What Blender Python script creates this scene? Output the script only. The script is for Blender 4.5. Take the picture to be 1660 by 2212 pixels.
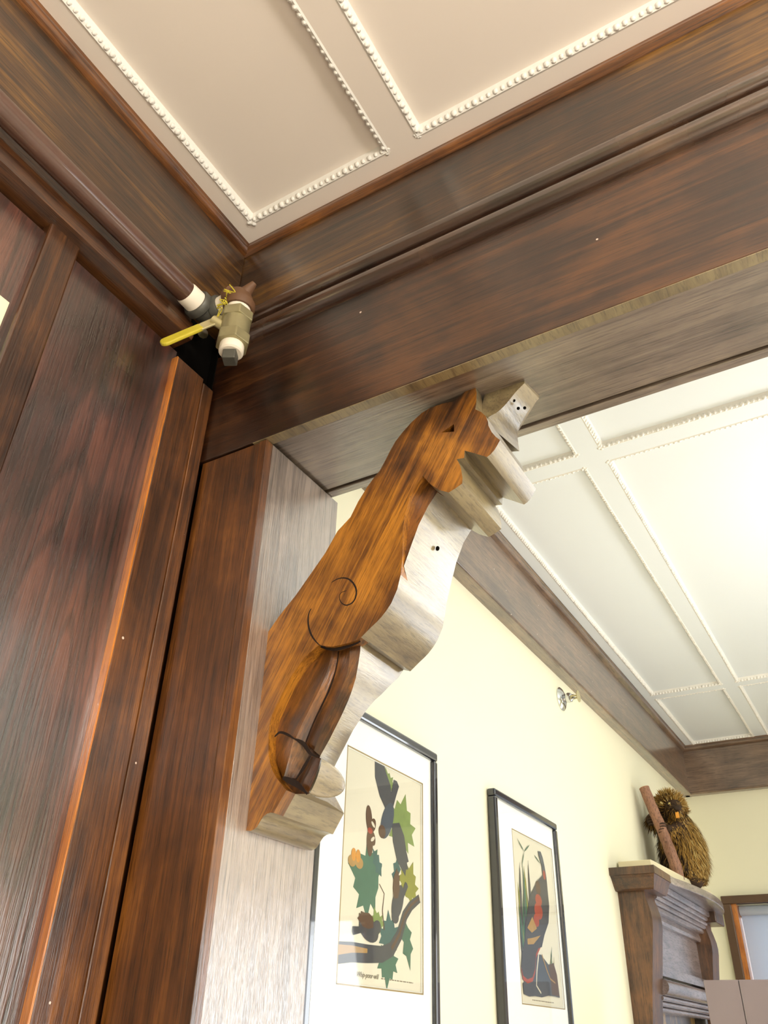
import bpy, bmesh, math, random
from mathutils import Vector, Matrix, geometry

scene = bpy.context.scene
for o in list(bpy.data.objects):
    bpy.data.objects.remove(o)
random.seed(7)

# ------------------------------------------------------------------ camera
cam = bpy.data.objects.new('camera', bpy.data.cameras.new('camera'))
scene.collection.objects.link(cam)
cam.data.sensor_fit = 'HORIZONTAL'
cam.data.sensor_width = 36.0
cam.data.lens = 37.85
cam.data.clip_start = 0.02
cam.matrix_world = Matrix(((0.8618244, 0.2613371, 0.4346972, 0), (0.5066456, -0.4838646, -0.7135722, 0), (0.0238517, 0.8352113, -0.5494116, 1.55), (0, 0, 0, 1)))
scene.camera = cam

# ------------------------------------------------------------------ world, lights, exposure
world = bpy.data.worlds.new('overcast_sky')
scene.world = world
world.use_nodes = True
bg = world.node_tree.nodes['Background']
bg.inputs['Color'].default_value = (0.84, 0.92, 1.0, 1)
bg.inputs['Strength'].default_value = 1.6

def area(name, loc, target, sx, sy, power, color):
    l = bpy.data.lights.new(name, 'AREA')
    l.shape = 'RECTANGLE'; l.size = sx; l.size_y = sy
    l.energy = power; l.color = color
    o = bpy.data.objects.new(name, l)
    scene.collection.objects.link(o)
    o.location = loc
    d = Vector(target) - Vector(loc)
    o.rotation_euler = d.to_track_quat('-Z', 'Y').to_euler()
    return o

# daylight entering at the windows outside the frame
area('daylight_far_right', (3.10, 2.2, 1.5), (0.6, 2.2, 0.5), 1.5, 1.3, 20, (1.0, 0.97, 0.95))
area('daylight_far_wall', (1.5, 3.90, 1.45), (1.2, 1.4, 0.4), 1.2, 1.3, 30, (0.93, 0.97, 1.0))
area('daylight_near_right', (3.10, -0.7, 1.5), (0.6, -0.5, 0.7), 1.6, 1.4, 40, (1.0, 0.95, 0.90))

# added sun through the right-hand windows, to bounce light up off the floor
sl = bpy.data.lights.new('floor_bounce_sun', 'SUN'); sl.energy = 25; sl.color = (1.0, 0.96, 0.9); sl.angle = math.radians(4)
so = bpy.data.objects.new('floor_bounce_sun', sl); scene.collection.objects.link(so)
so.rotation_euler = Vector((-2.0, 0.2, -1.5)).to_track_quat('-Z', 'Y').to_euler()

def point(name, loc, power, color, r):
    l = bpy.data.lights.new(name, 'POINT')
    l.energy = power; l.color = color; l.shadow_soft_size = r
    o = bpy.data.objects.new(name, l)
    scene.collection.objects.link(o)
    o.location = loc
    return o
point('far_room_lamp', (0.50, 2.05, 2.36), 14, (0.98, 1.0, 1.0), 0.10)
point('near_room_lamp', (0.62, -0.25, 2.33), 37, (1.0, 0.89, 0.78), 0.10)

scene.view_settings.view_transform = 'Standard'
scene.view_settings.look = 'None'
scene.view_settings.gamma = 1.0
scene.view_settings.use_curve_mapping = False
scene.view_settings.exposure = 0.0

# ------------------------------------------------------------------ materials
def srgb(r, g, b):
    f = lambda c: (c/255/12.92) if c/255 <= 0.04045 else ((c/255+0.055)/1.055)**2.4
    return (f(r), f(g), f(b), 1)

def base_mat(name):
    m = bpy.data.materials.new(name)
    m.use_nodes = True
    nt = m.node_tree
    return m, nt, nt.nodes['Principled BSDF']

def plain(name, col, rough=0.5, metal=0.0, noise=0.0, nscale=30, bump=0.0, coat=0.0):
    m, nt, b = base_mat(name)
    b.inputs['Roughness'].default_value = rough
    b.inputs['Metallic'].default_value = metal
    b.inputs['Coat Weight'].default_value = coat
    n = nt.nodes.new('ShaderNodeTexNoise')
    tc = nt.nodes.new('ShaderNodeTexCoord')
    nt.links.new(tc.outputs['Object'], n.inputs['Vector'])
    n.inputs['Scale'].default_value = nscale
    n.inputs['Detail'].default_value = 5
    mx = nt.nodes.new('ShaderNodeMix'); mx.data_type = 'RGBA'
    c2 = tuple(max(0, c*(1-noise)) for c in col[:3]) + (1,)
    mx.inputs[6].default_value = col
    mx.inputs[7].default_value = c2
    nt.links.new(n.outputs['Fac'], mx.inputs[0])
    nt.links.new(mx.outputs[2], b.inputs['Base Color'])
    if bump:
        bp = nt.nodes.new('ShaderNodeBump')
        bp.inputs['Strength'].default_value = bump
        bp.inputs['Distance'].default_value = 0.002
        nt.links.new(n.outputs['Fac'], bp.inputs['Height'])
        nt.links.new(bp.outputs['Normal'], b.inputs['Normal'])
    return m

def wood(name, dark, mid, light, axis='z', rough=0.3, coat=1.0, coat_ior=1.8, rot=(0, 0, 0),
         fine=70, along=2.5, blotch=5.0, bump=0.25, wear=0.0, coat_rough=0.2, pores=0.5, specks=True, rings=0.0):
    m, nt, b = base_mat(name)
    N = nt.nodes.new; L = nt.links.new
    tc = N('ShaderNodeTexCoord')
    mp = N('ShaderNodeMapping'); mp.inputs['Rotation'].default_value = rot
    L(tc.outputs['Object'], mp.inputs['Vector'])
    def stretched(f, a):
        s = N('ShaderNodeMapping')
        sc = [f, f, f]; sc['xyz'.index(axis)] = a
        s.inputs['Scale'].default_value = sc
        L(mp.outputs['Vector'], s.inputs['Vector'])
        return s
    def noise(vec, scale, detail, rgh=0.6, dist=0.0):
        n = N('ShaderNodeTexNoise')
        n.inputs['Scale'].default_value = scale; n.inputs['Detail'].default_value = detail
        n.inputs['Roughness'].default_value = rgh; n.inputs['Distortion'].default_value = dist
        L(vec.outputs[0] if vec.bl_idname != 'ShaderNodeTexCoord' else vec.outputs['Object'], n.inputs['Vector'])
        return n
    g = noise(stretched(fine, along), 1.0, 6, 0.65, 0.6)
    bl = noise(mp, blotch, 4, 0.6, 0.4)
    po = noise(stretched(fine*6, along*7), 1.0, 3, 0.7)
    add = N('ShaderNodeMath'); add.operation = 'MULTIPLY_ADD'
    L(bl.outputs['Fac'], add.inputs[0]); add.inputs[1].default_value = 0.9
    add.use_clamp = True
    half = N('ShaderNodeMath'); half.operation = 'MULTIPLY_ADD'
    L(g.outputs['Fac'], half.inputs[0]); half.inputs[1].default_value = 0.85; half.inputs[2].default_value = -0.36
    L(half.outputs[0], add.inputs[2])
    rp = N('ShaderNodeValToRGB')
    e = rp.color_ramp.elements
    e[0].position = 0.30; e[0].color = dark
    e[1].position = 0.74; e[1].color = light
    k = e.new(0.50); k.color = mid
    L(add.outputs[0], rp.inputs['Fac'])
    pr = N('ShaderNodeValToRGB')
    pr.color_ramp.elements[0].position = 0.36; pr.color_ramp.elements[0].color = (1-pores,)*3 + (1,)
    pr.color_ramp.elements[1].position = 0.5; pr.color_ramp.elements[1].color = (1, 1, 1, 1)
    L(po.outputs['Fac'], pr.inputs['Fac'])
    mul = N('ShaderNodeMix'); mul.data_type = 'RGBA'; mul.blend_type = 'MULTIPLY'; mul.inputs[0].default_value = 1
    L(rp.outputs['Color'], mul.inputs[6]); L(pr.outputs['Color'], mul.inputs[7])
    out = mul.outputs[2]
    if rings:
        rn = noise(stretched(5.0, 0.55), 1.0, 2, 0.45, 0.3)
        rm_ = N('ShaderNodeMath'); rm_.operation = 'MULTIPLY'; rm_.inputs[1].default_value = 190
        L(rn.outputs['Fac'], rm_.inputs[0])
        sn = N('ShaderNodeMath'); sn.operation = 'SINE'; L(rm_.outputs[0], sn.inputs[0])
        rg = N('ShaderNodeValToRGB')
        rg.color_ramp.elements[0].position = 0.35; rg.color_ramp.elements[0].color = (1, 1, 1, 1)
        rg.color_ramp.elements[1].position = 0.95; rg.color_ramp.elements[1].color = (1-rings,)*3 + (1,)
        L(sn.outputs[0], rg.inputs['Fac'])
        m2 = N('ShaderNodeMix'); m2.data_type = 'RGBA'; m2.blend_type = 'MULTIPLY'; m2.inputs[0].default_value = 1
        L(out, m2.inputs[6]); L(rg.outputs['Color'], m2.inputs[7])
        out = m2.outputs[2]
    if wear:
        wn = noise(mp, 14, 6, 0.75, 1.5)
        wr = N('ShaderNodeValToRGB')
        wr.color_ramp.elements[0].position = 0.62; wr.color_ramp.elements[0].color = (0, 0, 0, 1)
        wr.color_ramp.elements[1].position = 0.70; wr.color_ramp.elements[1].color = (wear,)*3 + (1,)
        L(wn.outputs['Fac'], wr.inputs['Fac'])
        mw = N('ShaderNodeMix'); mw.data_type = 'RGBA'
        L(wr.outputs['Color'], mw.inputs[0]); L(out, mw.inputs[6])
        mw.inputs[7].default_value = srgb(120, 98, 88)
        out = mw.outputs[2]
    if specks:
        vo = N('ShaderNodeTexVoronoi'); vo.inputs['Scale'].default_value = 26
        L(tc.outputs['Object'], vo.inputs['Vector'])
        # sparse: only some cells carry a paint speck
        sp = N('ShaderNodeMath'); sp.operation = 'LESS_THAN'; sp.inputs[1].default_value = 0.045
        L(vo.outputs['Distance'], sp.inputs[0])
        sx = N('ShaderNodeSeparateColor'); L(vo.outputs['Color'], sx.inputs[0])
        gt = N('ShaderNodeMath'); gt.operation = 'GREATER_THAN'; gt.inputs[1].default_value = 0.86
        L(sx.outputs[0], gt.inputs[0])
        mm = N('ShaderNodeMath'); mm.operation = 'MULTIPLY'
        L(sp.outputs[0], mm.inputs[0]); L(gt.outputs[0], mm.inputs[1])
        ms = N('ShaderNodeMix'); ms.data_type = 'RGBA'
        L(mm.outputs[0], ms.inputs[0]); L(out, ms.inputs[6]); ms.inputs[7].default_value = srgb(225, 205, 190)
        out = ms.outputs[2]
    L(out, b.inputs['Base Color'])
    rr = N('ShaderNodeMapRange')
    rr.inputs[3].default_value = rough*0.75; rr.inputs[4].default_value = rough*1.4
    L(bl.outputs['Fac'], rr.inputs[0]); L(rr.outputs[0], b.inputs['Roughness'])
    b.inputs['Coat Weight'].default_value = coat
    b.inputs['Coat IOR'].default_value = coat_ior
    b.inputs['Coat Roughness'].default_value = coat_rough
    bp = N('ShaderNodeBump'); bp.inputs['Strength'].default_value = bump; bp.inputs['Distance'].default_value = 0.0015
    hm = N('ShaderNodeMath'); hm.operation = 'ADD'
    L(g.outputs['Fac'], hm.inputs[0]); L(po.outputs['Fac'], hm.inputs[1])
    L(hm.outputs[0], bp.inputs['Height'])
    L(bp.outputs['Normal'], b.inputs['Normal'])
    L(bp.outputs['Normal'], b.inputs['Coat Normal'])
    return m

W = {}
dk, md, lt = srgb(22, 11, 7), srgb(54, 30, 17), srgb(96, 59, 29)
for ax in 'xyz':
    W[ax] = wood('dark_oak_'+ax, dk, md, lt, ax, coat_ior=1.5)
    W['p'+ax] = wood('panel_oak_'+ax, srgb(34, 17, 13), srgb(72, 38, 30), srgb(108, 62, 46), ax, rough=0.28, fine=45, along=1.6, blotch=3.5, coat_ior=2.25, rings=0.5)
    W['m'+ax] = wood('amber_oak_'+ax, srgb(58, 32, 15), srgb(104, 62, 28), srgb(152, 96, 42), ax, coat_ior=1.5)
    W['g'+ax] = wood('golden_frieze_oak_'+ax, srgb(30, 18, 9), srgb(70, 44, 20), srgb(132, 92, 34), ax, fine=60, blotch=4, coat_ior=1.5)
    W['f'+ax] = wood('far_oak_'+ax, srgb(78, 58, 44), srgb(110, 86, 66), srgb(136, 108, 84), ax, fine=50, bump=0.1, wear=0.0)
W['edge'] = wood('lit_oak_edge', srgb(176, 98, 28), srgb(214, 130, 42), srgb(232, 156, 66), 'z', fine=90, specks=False)  # lit edges and jambs: the light's brightness is put into the colour
W['reed'] = wood('reeded_oak', srgb(34, 20, 13), srgb(70, 46, 32), srgb(100, 72, 50), 'x', rough=0.25, coat_ior=2.0, coat_rough=0.2, fine=50, bump=0.12)
W['soffit'] = wood('soffit_oak', srgb(76, 64, 54), srgb(120, 104, 90), srgb(150, 134, 116), 'x', rough=0.3, coat_ior=2.6, coat_rough=0.24, fine=70, bump=0.3)  # base lightened to imitate light reflected up from the floor
W['side'] = wood('pilaster_sheen_oak', srgb(84, 72, 63), srgb(134, 117, 105), srgb(164, 147, 133), 'z', rough=0.3, coat_ior=2.5, coat_rough=0.26, fine=60, along=2.0, bump=0.5)  # base paled to stand in for reflected far-room light
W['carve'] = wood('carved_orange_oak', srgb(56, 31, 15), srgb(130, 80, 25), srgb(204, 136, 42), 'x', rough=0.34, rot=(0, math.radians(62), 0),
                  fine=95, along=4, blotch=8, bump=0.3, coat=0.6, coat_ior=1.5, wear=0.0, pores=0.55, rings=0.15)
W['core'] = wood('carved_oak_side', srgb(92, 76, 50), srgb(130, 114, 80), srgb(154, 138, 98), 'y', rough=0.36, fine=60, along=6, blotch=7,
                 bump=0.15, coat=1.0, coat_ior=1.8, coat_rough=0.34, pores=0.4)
W['leg'] = wood('shade_darkened_leg_oak', srgb(28, 16, 9), srgb(76, 44, 18), srgb(142, 90, 34), 'x', rough=0.34, rot=(0, math.radians(62), 0),
                fine=50, along=6, blotch=14, bump=0.3, coat=0.8, coat_ior=1.6)  # carved oak darkened: shade of the recessed hollow painted into the colour
W['mantel'] = wood('worn_mantel_oak', srgb(52, 32, 19), srgb(86, 56, 34), srgb(120, 80, 46), 'z', rough=0.4, fine=60, along=4, blotch=8, bump=0.1, coat=0.3, wear=0.25)
W['mantel_grey'] = wood('greyed_mantel_oak', srgb(92, 78, 76), srgb(132, 116, 114), srgb(160, 144, 142), 'y', rough=0.35, fine=40, along=4, coat_ior=1.9, bump=0.08)
M_groove_shade = plain('groove_line_and_shade', srgb(30, 15, 8), 0.7)  # dark colour for engraved lines and for shade painted in the leg hollow
M_ceil_near = plain('ceiling_paint_cream', srgb(244, 234, 222), 0.55, noise=0.05, nscale=3, bump=0.05)
M_ceil_far = plain('ceiling_paint_white', srgb(234, 240, 242), 0.5, noise=0.03, nscale=3)
M_bead = plain('bead_paint', srgb(240, 238, 230), 0.4)
M_bead_d = plain('bead_paint_tan', srgb(224, 216, 200), 0.45)
M_wall = plain('yellow_wall_paint', srgb(243, 239, 210), 0.6, noise=0.03, nscale=2)
M_floor = wood('floor_boards', srgb(176, 164, 148), srgb(200, 188, 172), srgb(214, 204, 190), 'x', rough=0.35, specks=False, coat_ior=1.6)
M_black = plain('frame_black', srgb(30, 34, 44), 0.18, coat=1.0)
M_mat = plain('mat_board_white', srgb(244, 247, 240), 0.7)
M_paper = plain('print_paper', srgb(216, 212, 190), 0.7, noise=0.05, nscale=8)
M_line = plain('print_line', srgb(150, 130, 84), 0.7)
M_chrome = plain('chrome', srgb(215, 218, 220), 0.12, metal=1.0)
M_brass = plain('dull_brass', srgb(176, 168, 128), 0.38, metal=0.5, noise=0.35, nscale=60)
M_iron = plain('black_iron', srgb(104, 104, 96), 0.45, metal=0.3, noise=0.5, nscale=70, bump=0.3)
M_rust = plain('brown_painted_iron', srgb(116, 82, 56), 0.6, noise=0.3, nscale=50, bump=0.2)
M_tape = plain('white_thread_tape', srgb(248, 240, 222), 0.6)
M_yel = plain('yellow_vinyl', srgb(214, 198, 60), 0.4, noise=0.25, nscale=80)
M_steel = plain('plated_steel', srgb(206, 196, 150), 0.35, metal=0.6)
M_pipe = plain('brown_painted_pipe', srgb(98, 66, 52), 0.38, noise=0.45, nscale=40, bump=0.15, coat=1.0)
M_card = plain('cream_card', srgb(238, 232, 196), 0.6)
M_mauve = plain('mauve_board', srgb(150, 136, 140), 0.45, noise=0.12, nscale=6, coat=0.3)
M_dark = plain('dark_void', srgb(10, 8, 6), 0.95)
M_dark.node_tree.nodes['Principled BSDF'].inputs['Specular IOR Level'].default_value = 0.1
M_blacktrim = plain('black_moulding', srgb(34, 32, 30), 0.3, noise=0.4, nscale=40, coat=0.5)
M_peel = wood('peeling_yellow_wood', srgb(48, 34, 20), srgb(86, 62, 34), srgb(200, 158, 76), 'z', fine=26, along=5, blotch=12, specks=False)
M_slab = plain('cream_slab', srgb(226, 214, 176), 0.5)
M_bark = wood('peeled_branch', srgb(112, 76, 56), srgb(150, 108, 84), srgb(170, 126, 98), 'z', rough=0.55, coat=0.0, fine=40, along=12, specks=False)
M_cut = plain('cut_branch_end', srgb(190, 150, 96), 0.7)
M_fur_g = plain('golden_fur', srgb(186, 142, 62), 0.7, noise=0.5, nscale=60)
M_fur_d = plain('dark_fur', srgb(58, 38, 16), 0.75, noise=0.5, nscale=60)
M_fur_l = plain('pale_fur', srgb(220, 190, 118), 0.7, noise=0.3, nscale=60)
M_skin = plain('brown_hide', srgb(70, 46, 22), 0.8, noise=0.5, nscale=40)
M_tooth = plain('orange_teeth', srgb(232, 158, 50), 0.35)
M_eye = plain('glass_eye', srgb(214, 196, 120), 0.1, coat=1.0)
M_alu = plain('window_casing_brown', srgb(98, 74, 54), 0.4, noise=0.25, nscale=20)
M_plate = plain('plaster_white', srgb(238, 236, 224), 0.6)

def glass_mat():
    m = bpy.data.materials.new('clear_glass'); m.use_nodes = True
    nt = m.node_tree; nt.nodes.clear()
    o = nt.nodes.new('ShaderNodeOutputMaterial'); t = nt.nodes.new('ShaderNodeBsdfTransparent')
    g = nt.nodes.new('ShaderNodeBsdfGlossy'); g.inputs['Roughness'].default_value = 0.03
    f0 = nt.nodes.new('ShaderNodeFresnel'); f0.inputs['IOR'].default_value = 1.45
    ge = nt.nodes.new('ShaderNodeNewGeometry')
    f = nt.nodes.new('ShaderNodeMath'); f.operation = 'MULTIPLY'
    inv = nt.nodes.new('ShaderNodeMath'); inv.operation = 'SUBTRACT'; inv.inputs[0].default_value = 1.0
    nt.links.new(ge.outputs['Backfacing'], inv.inputs[1]); nt.links.new(f0.outputs[0], f.inputs[0]); nt.links.new(inv.outputs[0], f.inputs[1])
    mx = nt.nodes.new('ShaderNodeMixShader')
    nt.links.new(f.outputs[0], mx.inputs[0]); nt.links.new(t.outputs[0], mx.inputs[1]); nt.links.new(g.outputs[0], mx.inputs[2])
    nt.links.new(mx.outputs[0], o.inputs['Surface'])
    return m
M_glass = glass_mat()

def blind_mat():
    m = bpy.data.materials.new('window_blind_fabric'); m.use_nodes = True
    nt = m.node_tree; nt.nodes.clear()
    o = nt.nodes.new('ShaderNodeOutputMaterial')
    t = nt.nodes.new('ShaderNodeBsdfTranslucent'); d = nt.nodes.new('ShaderNodeBsdfDiffuse')
    t.inputs['Color'].default_value = srgb(214, 224, 238); d.inputs['Color'].default_value = srgb(222, 228, 236)
    mx = nt.nodes.new('ShaderNodeMixShader'); mx.inputs[0].default_value = 0.5
    nt.links.new(t.outputs[0], mx.inputs[1]); nt.links.new(d.outputs[0], mx.inputs[2])
    nt.links.new(mx.outputs[0], o.inputs['Surface'])
    return m
M_blind = blind_mat()

# ------------------------------------------------------------------ helpers
def tag(o, label=None, cat=None, group=None, kind=None):
    if label: o['label'] = label
    if cat: o['category'] = cat
    if group: o['group'] = group
    if kind: o['kind'] = kind
    return o

def wloc(p):
    v = Vector((0, 0, 0))
    while p is not None:
        v += Vector(p.location); p = p.parent
    return v

def root(name, loc, label=None, cat=None, group=None, kind=None):
    o = bpy.data.objects.new(name, None)
    o.empty_display_size = 0.05
    scene.collection.objects.link(o)
    o.location = loc
    return tag(o, label, cat, group, kind)

def mk(name, verts, faces, mat, parent=None, smooth=False, bevel=0.0, seg=2):
    off = wloc(parent)
    me = bpy.data.meshes.new(name)
    me.from_pydata([tuple(Vector(v) - off) for v in verts], [], faces)
    bm = bmesh.new(); bm.from_mesh(me)
    bmesh.ops.recalc_face_normals(bm, faces=bm.faces)
    bm.to_mesh(me); bm.free()
    me.materials.append(mat)
    if smooth is True:
        for p in me.polygons: p.use_smooth = True
    o = bpy.data.objects.new(name, me)
    scene.collection.objects.link(o)
    if parent is not None: o.parent = parent
    if smooth == 'auto':
        for p in me.polygons: p.use_smooth = True
        try: me.set_sharp_from_angle(angle=math.radians(35))
        except Exception: pass
    if bevel:
        b = o.modifiers.new('bevel', 'BEVEL'); b.width = bevel; b.segments = seg; b.limit_method = 'ANGLE'
        b.angle_limit = math.radians(40)
    return o

def box_vf(x0, x1, y0, y1, z0, z1):
    v = [(x, y, z) for x in (x0, x1) for y in (y0, y1) for z in (z0, z1)]
    f = [(0, 1, 3, 2), (4, 6, 7, 5), (0, 4, 5, 1), (2, 3, 7, 6), (0, 2, 6, 4), (1, 5, 7, 3)]
    return v, f

def box(name, x0, x1, y0, y1, z0, z1, mat, parent=None, bevel=0.0):
    v, f = box_vf(x0, x1, y0, y1, z0, z1)
    return mk(name, v, f, mat, parent, bevel=bevel)

def join(parts):
    V, F = [], []
    for v, f in parts:
        k = len(V); V += list(v); F += [tuple(i+k for i in q) for q in f]
    return V, F

def sweep_vf(prof, axis, t0, t1):
    # prof: closed list of (a, z); axis 'x' -> a is y, axis 'y' -> a is x, axis 'z' -> prof is (x, y)
    n = len(prof)
    if axis == 'x': P = lambda t, a, z: (t, a, z)
    elif axis == 'y': P = lambda t, a, z: (a, t, z)
    else: P = lambda t, a, z: (a, z, t)
    v = [P(t0, a, z) for a, z in prof] + [P(t1, a, z) for a, z in prof]
    f = [(i, (i+1) % n, n+(i+1) % n, n+i) for i in range(n)]
    tri = geometry.tessellate_polygon([[Vector((a, z, 0)) for a, z in prof]])
    f += [tuple(t) for t in tri] + [tuple(n+i for i in reversed(t)) for t in tri]
    return v, f

def sweep(name, prof, axis, t0, t1, mat, parent=None, smooth='auto'):
    v, f = sweep_vf(prof, axis, t0, t1)
    return mk(name, v, f, mat, parent, smooth=smooth)

def arc(cx, cz, r, a0, a1, n=8, ry=None):
    ry = ry or r
    return [(cx + r*math.cos(math.radians(a0+(a1-a0)*i/n)), cz + ry*math.sin(math.radians(a0+(a1-a0)*i/n))) for i in range(n+1)]

def tube_vf(pts, rads, n=12, cap=True):
    pts = [Vector(p) for p in pts]
    V, F = [], []
    prev = None
    for i, p in enumerate(pts):
        t = (pts[min(i+1, len(pts)-1)] - pts[max(i-1, 0)]).normalized()
        if prev is None:
            a = t.orthogonal().normalized()
        else:
            a = (prev - t*prev.dot(t)).normalized()
        prev = a
        b = t.cross(a)
        r = rads[i] if isinstance(rads, (list, tuple)) else rads
        for k in range(n):
            an = 2*math.pi*k/n
            V.append(p + a*(r*math.cos(an)) + b*(r*math.sin(an)))
    for i in range(len(pts)-1):
        for k in range(n):
            F.append((i*n+k, i*n+(k+1) % n, (i+1)*n+(k+1) % n, (i+1)*n+k))
    if cap:
        F.append(tuple(range(n))[::-1]); F.append(tuple((len(pts)-1)*n+k for k in range(n)))
    return V, F

def tube(name, pts, rads, mat, parent=None, n=16, smooth='auto'):
    v, f = tube_vf(pts, rads, n)
    return mk(name, v, f, mat, parent, smooth=smooth)

def loft_vf(lines, closed=False):
    n = len(lines[0]); V = [p for l in lines for p in l]; F = []
    for i in range(len(lines)-1):
        for k in range(n-1):
            F.append((i*n+k, i*n+k+1, (i+1)*n+k+1, (i+1)*n+k))
    return V, F

def slab_vf(front, ydepth, holes=()):
    """front: list of (x,y,z) outline; extruded to y=ydepth. Faces front, back and sides."""
    loops = [front] + list(holes)
    V, F = [], []
    flat = [p for l in loops for p in l]
    n = len(flat)
    tri = geometry.tessellate_polygon([[Vector((p[0], p[2], 0)) for p in l] for l in loops])
    yd = ydepth if isinstance(ydepth, (list, tuple)) else [ydepth]*n
    V = [tuple(p) for p in flat] + [(p[0], d, p[2]) for p, d in zip(flat, yd)]
    F = [tuple(t) for t in tri] + [tuple(n+i for i in reversed(t)) for t in tri]
    k = 0
    for l in loops:
        m = len(l)
        for i in range(m):
            a, b = k+i, k+(i+1) % m
            F.append((a, b, n+b, n+a))
        k += m
    return V, F

def lerp_poly(pts, n):
    """resample a polyline of 3-tuples to n points (Catmull-Rom)."""
    P = [Vector(p) for p in pts]
    d = [0]
    for a, b in zip(P, P[1:]): d.append(d[-1] + (b-a).length)
    out = []
    for i in range(n):
        s = d[-1]*i/(n-1); j = 0
        while j < len(P)-2 and d[j+1] < s: j += 1
        t = (s-d[j])/max(1e-9, d[j+1]-d[j])
        p0, p1, p2, p3 = P[max(j-1, 0)], P[j], P[j+1], P[min(j+2, len(P)-1)]
        q = 0.5*((2*p1) + (p2-p0)*t + (2*p0-5*p1+4*p2-p3)*t*t + (3*p1-p0-3*p2+p3)*t**3)
        out.append(tuple(q))
    return out

def ellipsoid_vf(c, r, nu=16, nv=10, rot=None):
    V, F = [], []
    rot = rot or Matrix.Identity(3)
    for j in range(nv+1):
        th = math.pi*j/nv
        for i in range(nu):
            ph = 2*math.pi*i/nu
            p = Vector((r[0]*math.sin(th)*math.cos(ph), r[1]*math.sin(th)*math.sin(ph), r[2]*math.cos(th)))
            V.append(Vector(c) + rot @ p)
    for j in range(nv):
        for i in range(nu):
            F.append((j*nu+i, j*nu+(i+1) % nu, (j+1)*nu+(i+1) % nu, (j+1)*nu+i))
    return V, F

# ================================================================== ROOM SHELL
ZC = 2.75                         # underside of the ceiling battens
XL, XFL = -0.745, -0.7716         # near panelled wall, far yellow wall
XR = 3.2
YN, YF = -2.8, 4.0
BY0, BY1 = 0.683, 0.855           # header beam front / back
ZB = 2.2652                       # header beam underside
FZ = ZC + 0.012                   # recessed field of the ceiling panels

fl = box('floor', -1.0, XR+0.2, YN-0.2, YF+0.2, -0.1, 0.0, M_floor); tag(fl, kind='structure')

def wall_with_openings(name, axis, pos0, pos1, u0, u1, z0, z1, openings, mat):
    us = sorted({u0, u1} | {o[0] for o in openings} | {o[1] for o in openings})
    parts = []
    for a, b in zip(us, us[1:]):
        ops = [o for o in openings if o[0] <= a and o[1] >= b]
        segs = [(z0, z1)]
        if ops:
            segs = [(z0, ops[0][2]), (ops[0][3], z1)]
        for s0, s1 in segs:
            parts.append(box_vf(a, b, pos0, pos1, s0, s1) if axis == 'x' else box_vf(pos0, pos1, a, b, s0, s1))
    v, f = join(parts)
    return tag(mk(name, v, f, mat), kind='structure')

wall_with_openings('wall_far', 'x', YF, YF+0.16, -1.0, XR+0.2, 0, 2.9, [(-0.655, 0.45, 0.85, 2.078), (0.95, 2.15, 0.85, 2.078)], M_wall)
wall_with_openings('wall_right', 'y', XR, XR+0.16, BY1, YF, 0, 2.9, [(1.45, 2.95, 0.85, 2.1)], M_wall)
wall_with_openings('wall_right', 'y', XR, XR+0.16, YN, BY1, 0, 2.9, [(-1.5, 0.1, 0.85, 2.2)], M_wall)
tag(box('wall_back', -1.0, XR+0.2, YN-0.16, YN, 0, 2.9, M_wall), kind='structure')
wfl = tag(box('wall_left', XFL-0.16, XFL, BY1, YF, 0, 2.9, M_wall), kind='structure')

# --- header wall between the rooms, to the right of the opening (out of frame)
tag(box('wall_divider', 2.4, XR, BY0, BY1, 0, ZB, M_wall), kind='structure')

# --- ceilings: recessed field, proud battens, beaded edges
def bead_line(p0, p1, up, r=0.0055, step=0.0115):
    """one low-poly bead after another from p0 to p1."""
    p0, p1 = Vector(p0), Vector(p1)
    n = max(1, int((p1-p0).length/step))
    V, F = [], []
    for i in range(n+1):
        c = p0.lerp(p1, i/n)
        rr = r*random.uniform(0.8, 1.15)
        v, f = ellipsoid_vf(c, (rr, rr, rr), 6, 4)
        k = len(V); V += v; F += [tuple(a+k for a in q) for q in f]
    return V, F

def cove(axis, a_edge, a_in, t0, t1):
    """sloping moulding from batten edge (a_edge, ZC) up to the field (a_in, FZ)."""
    s = 1 if a_in > a_edge else -1
    prof = [(a_edge, ZC), (a_edge + s*0.003, ZC - 0.0015), (a_edge + s*0.007, ZC + 0.001), (a_in, FZ), (a_edge, FZ)]
    if s < 0: prof = prof[::-1]
    return sweep_vf(prof, axis, t0, t1)

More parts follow.
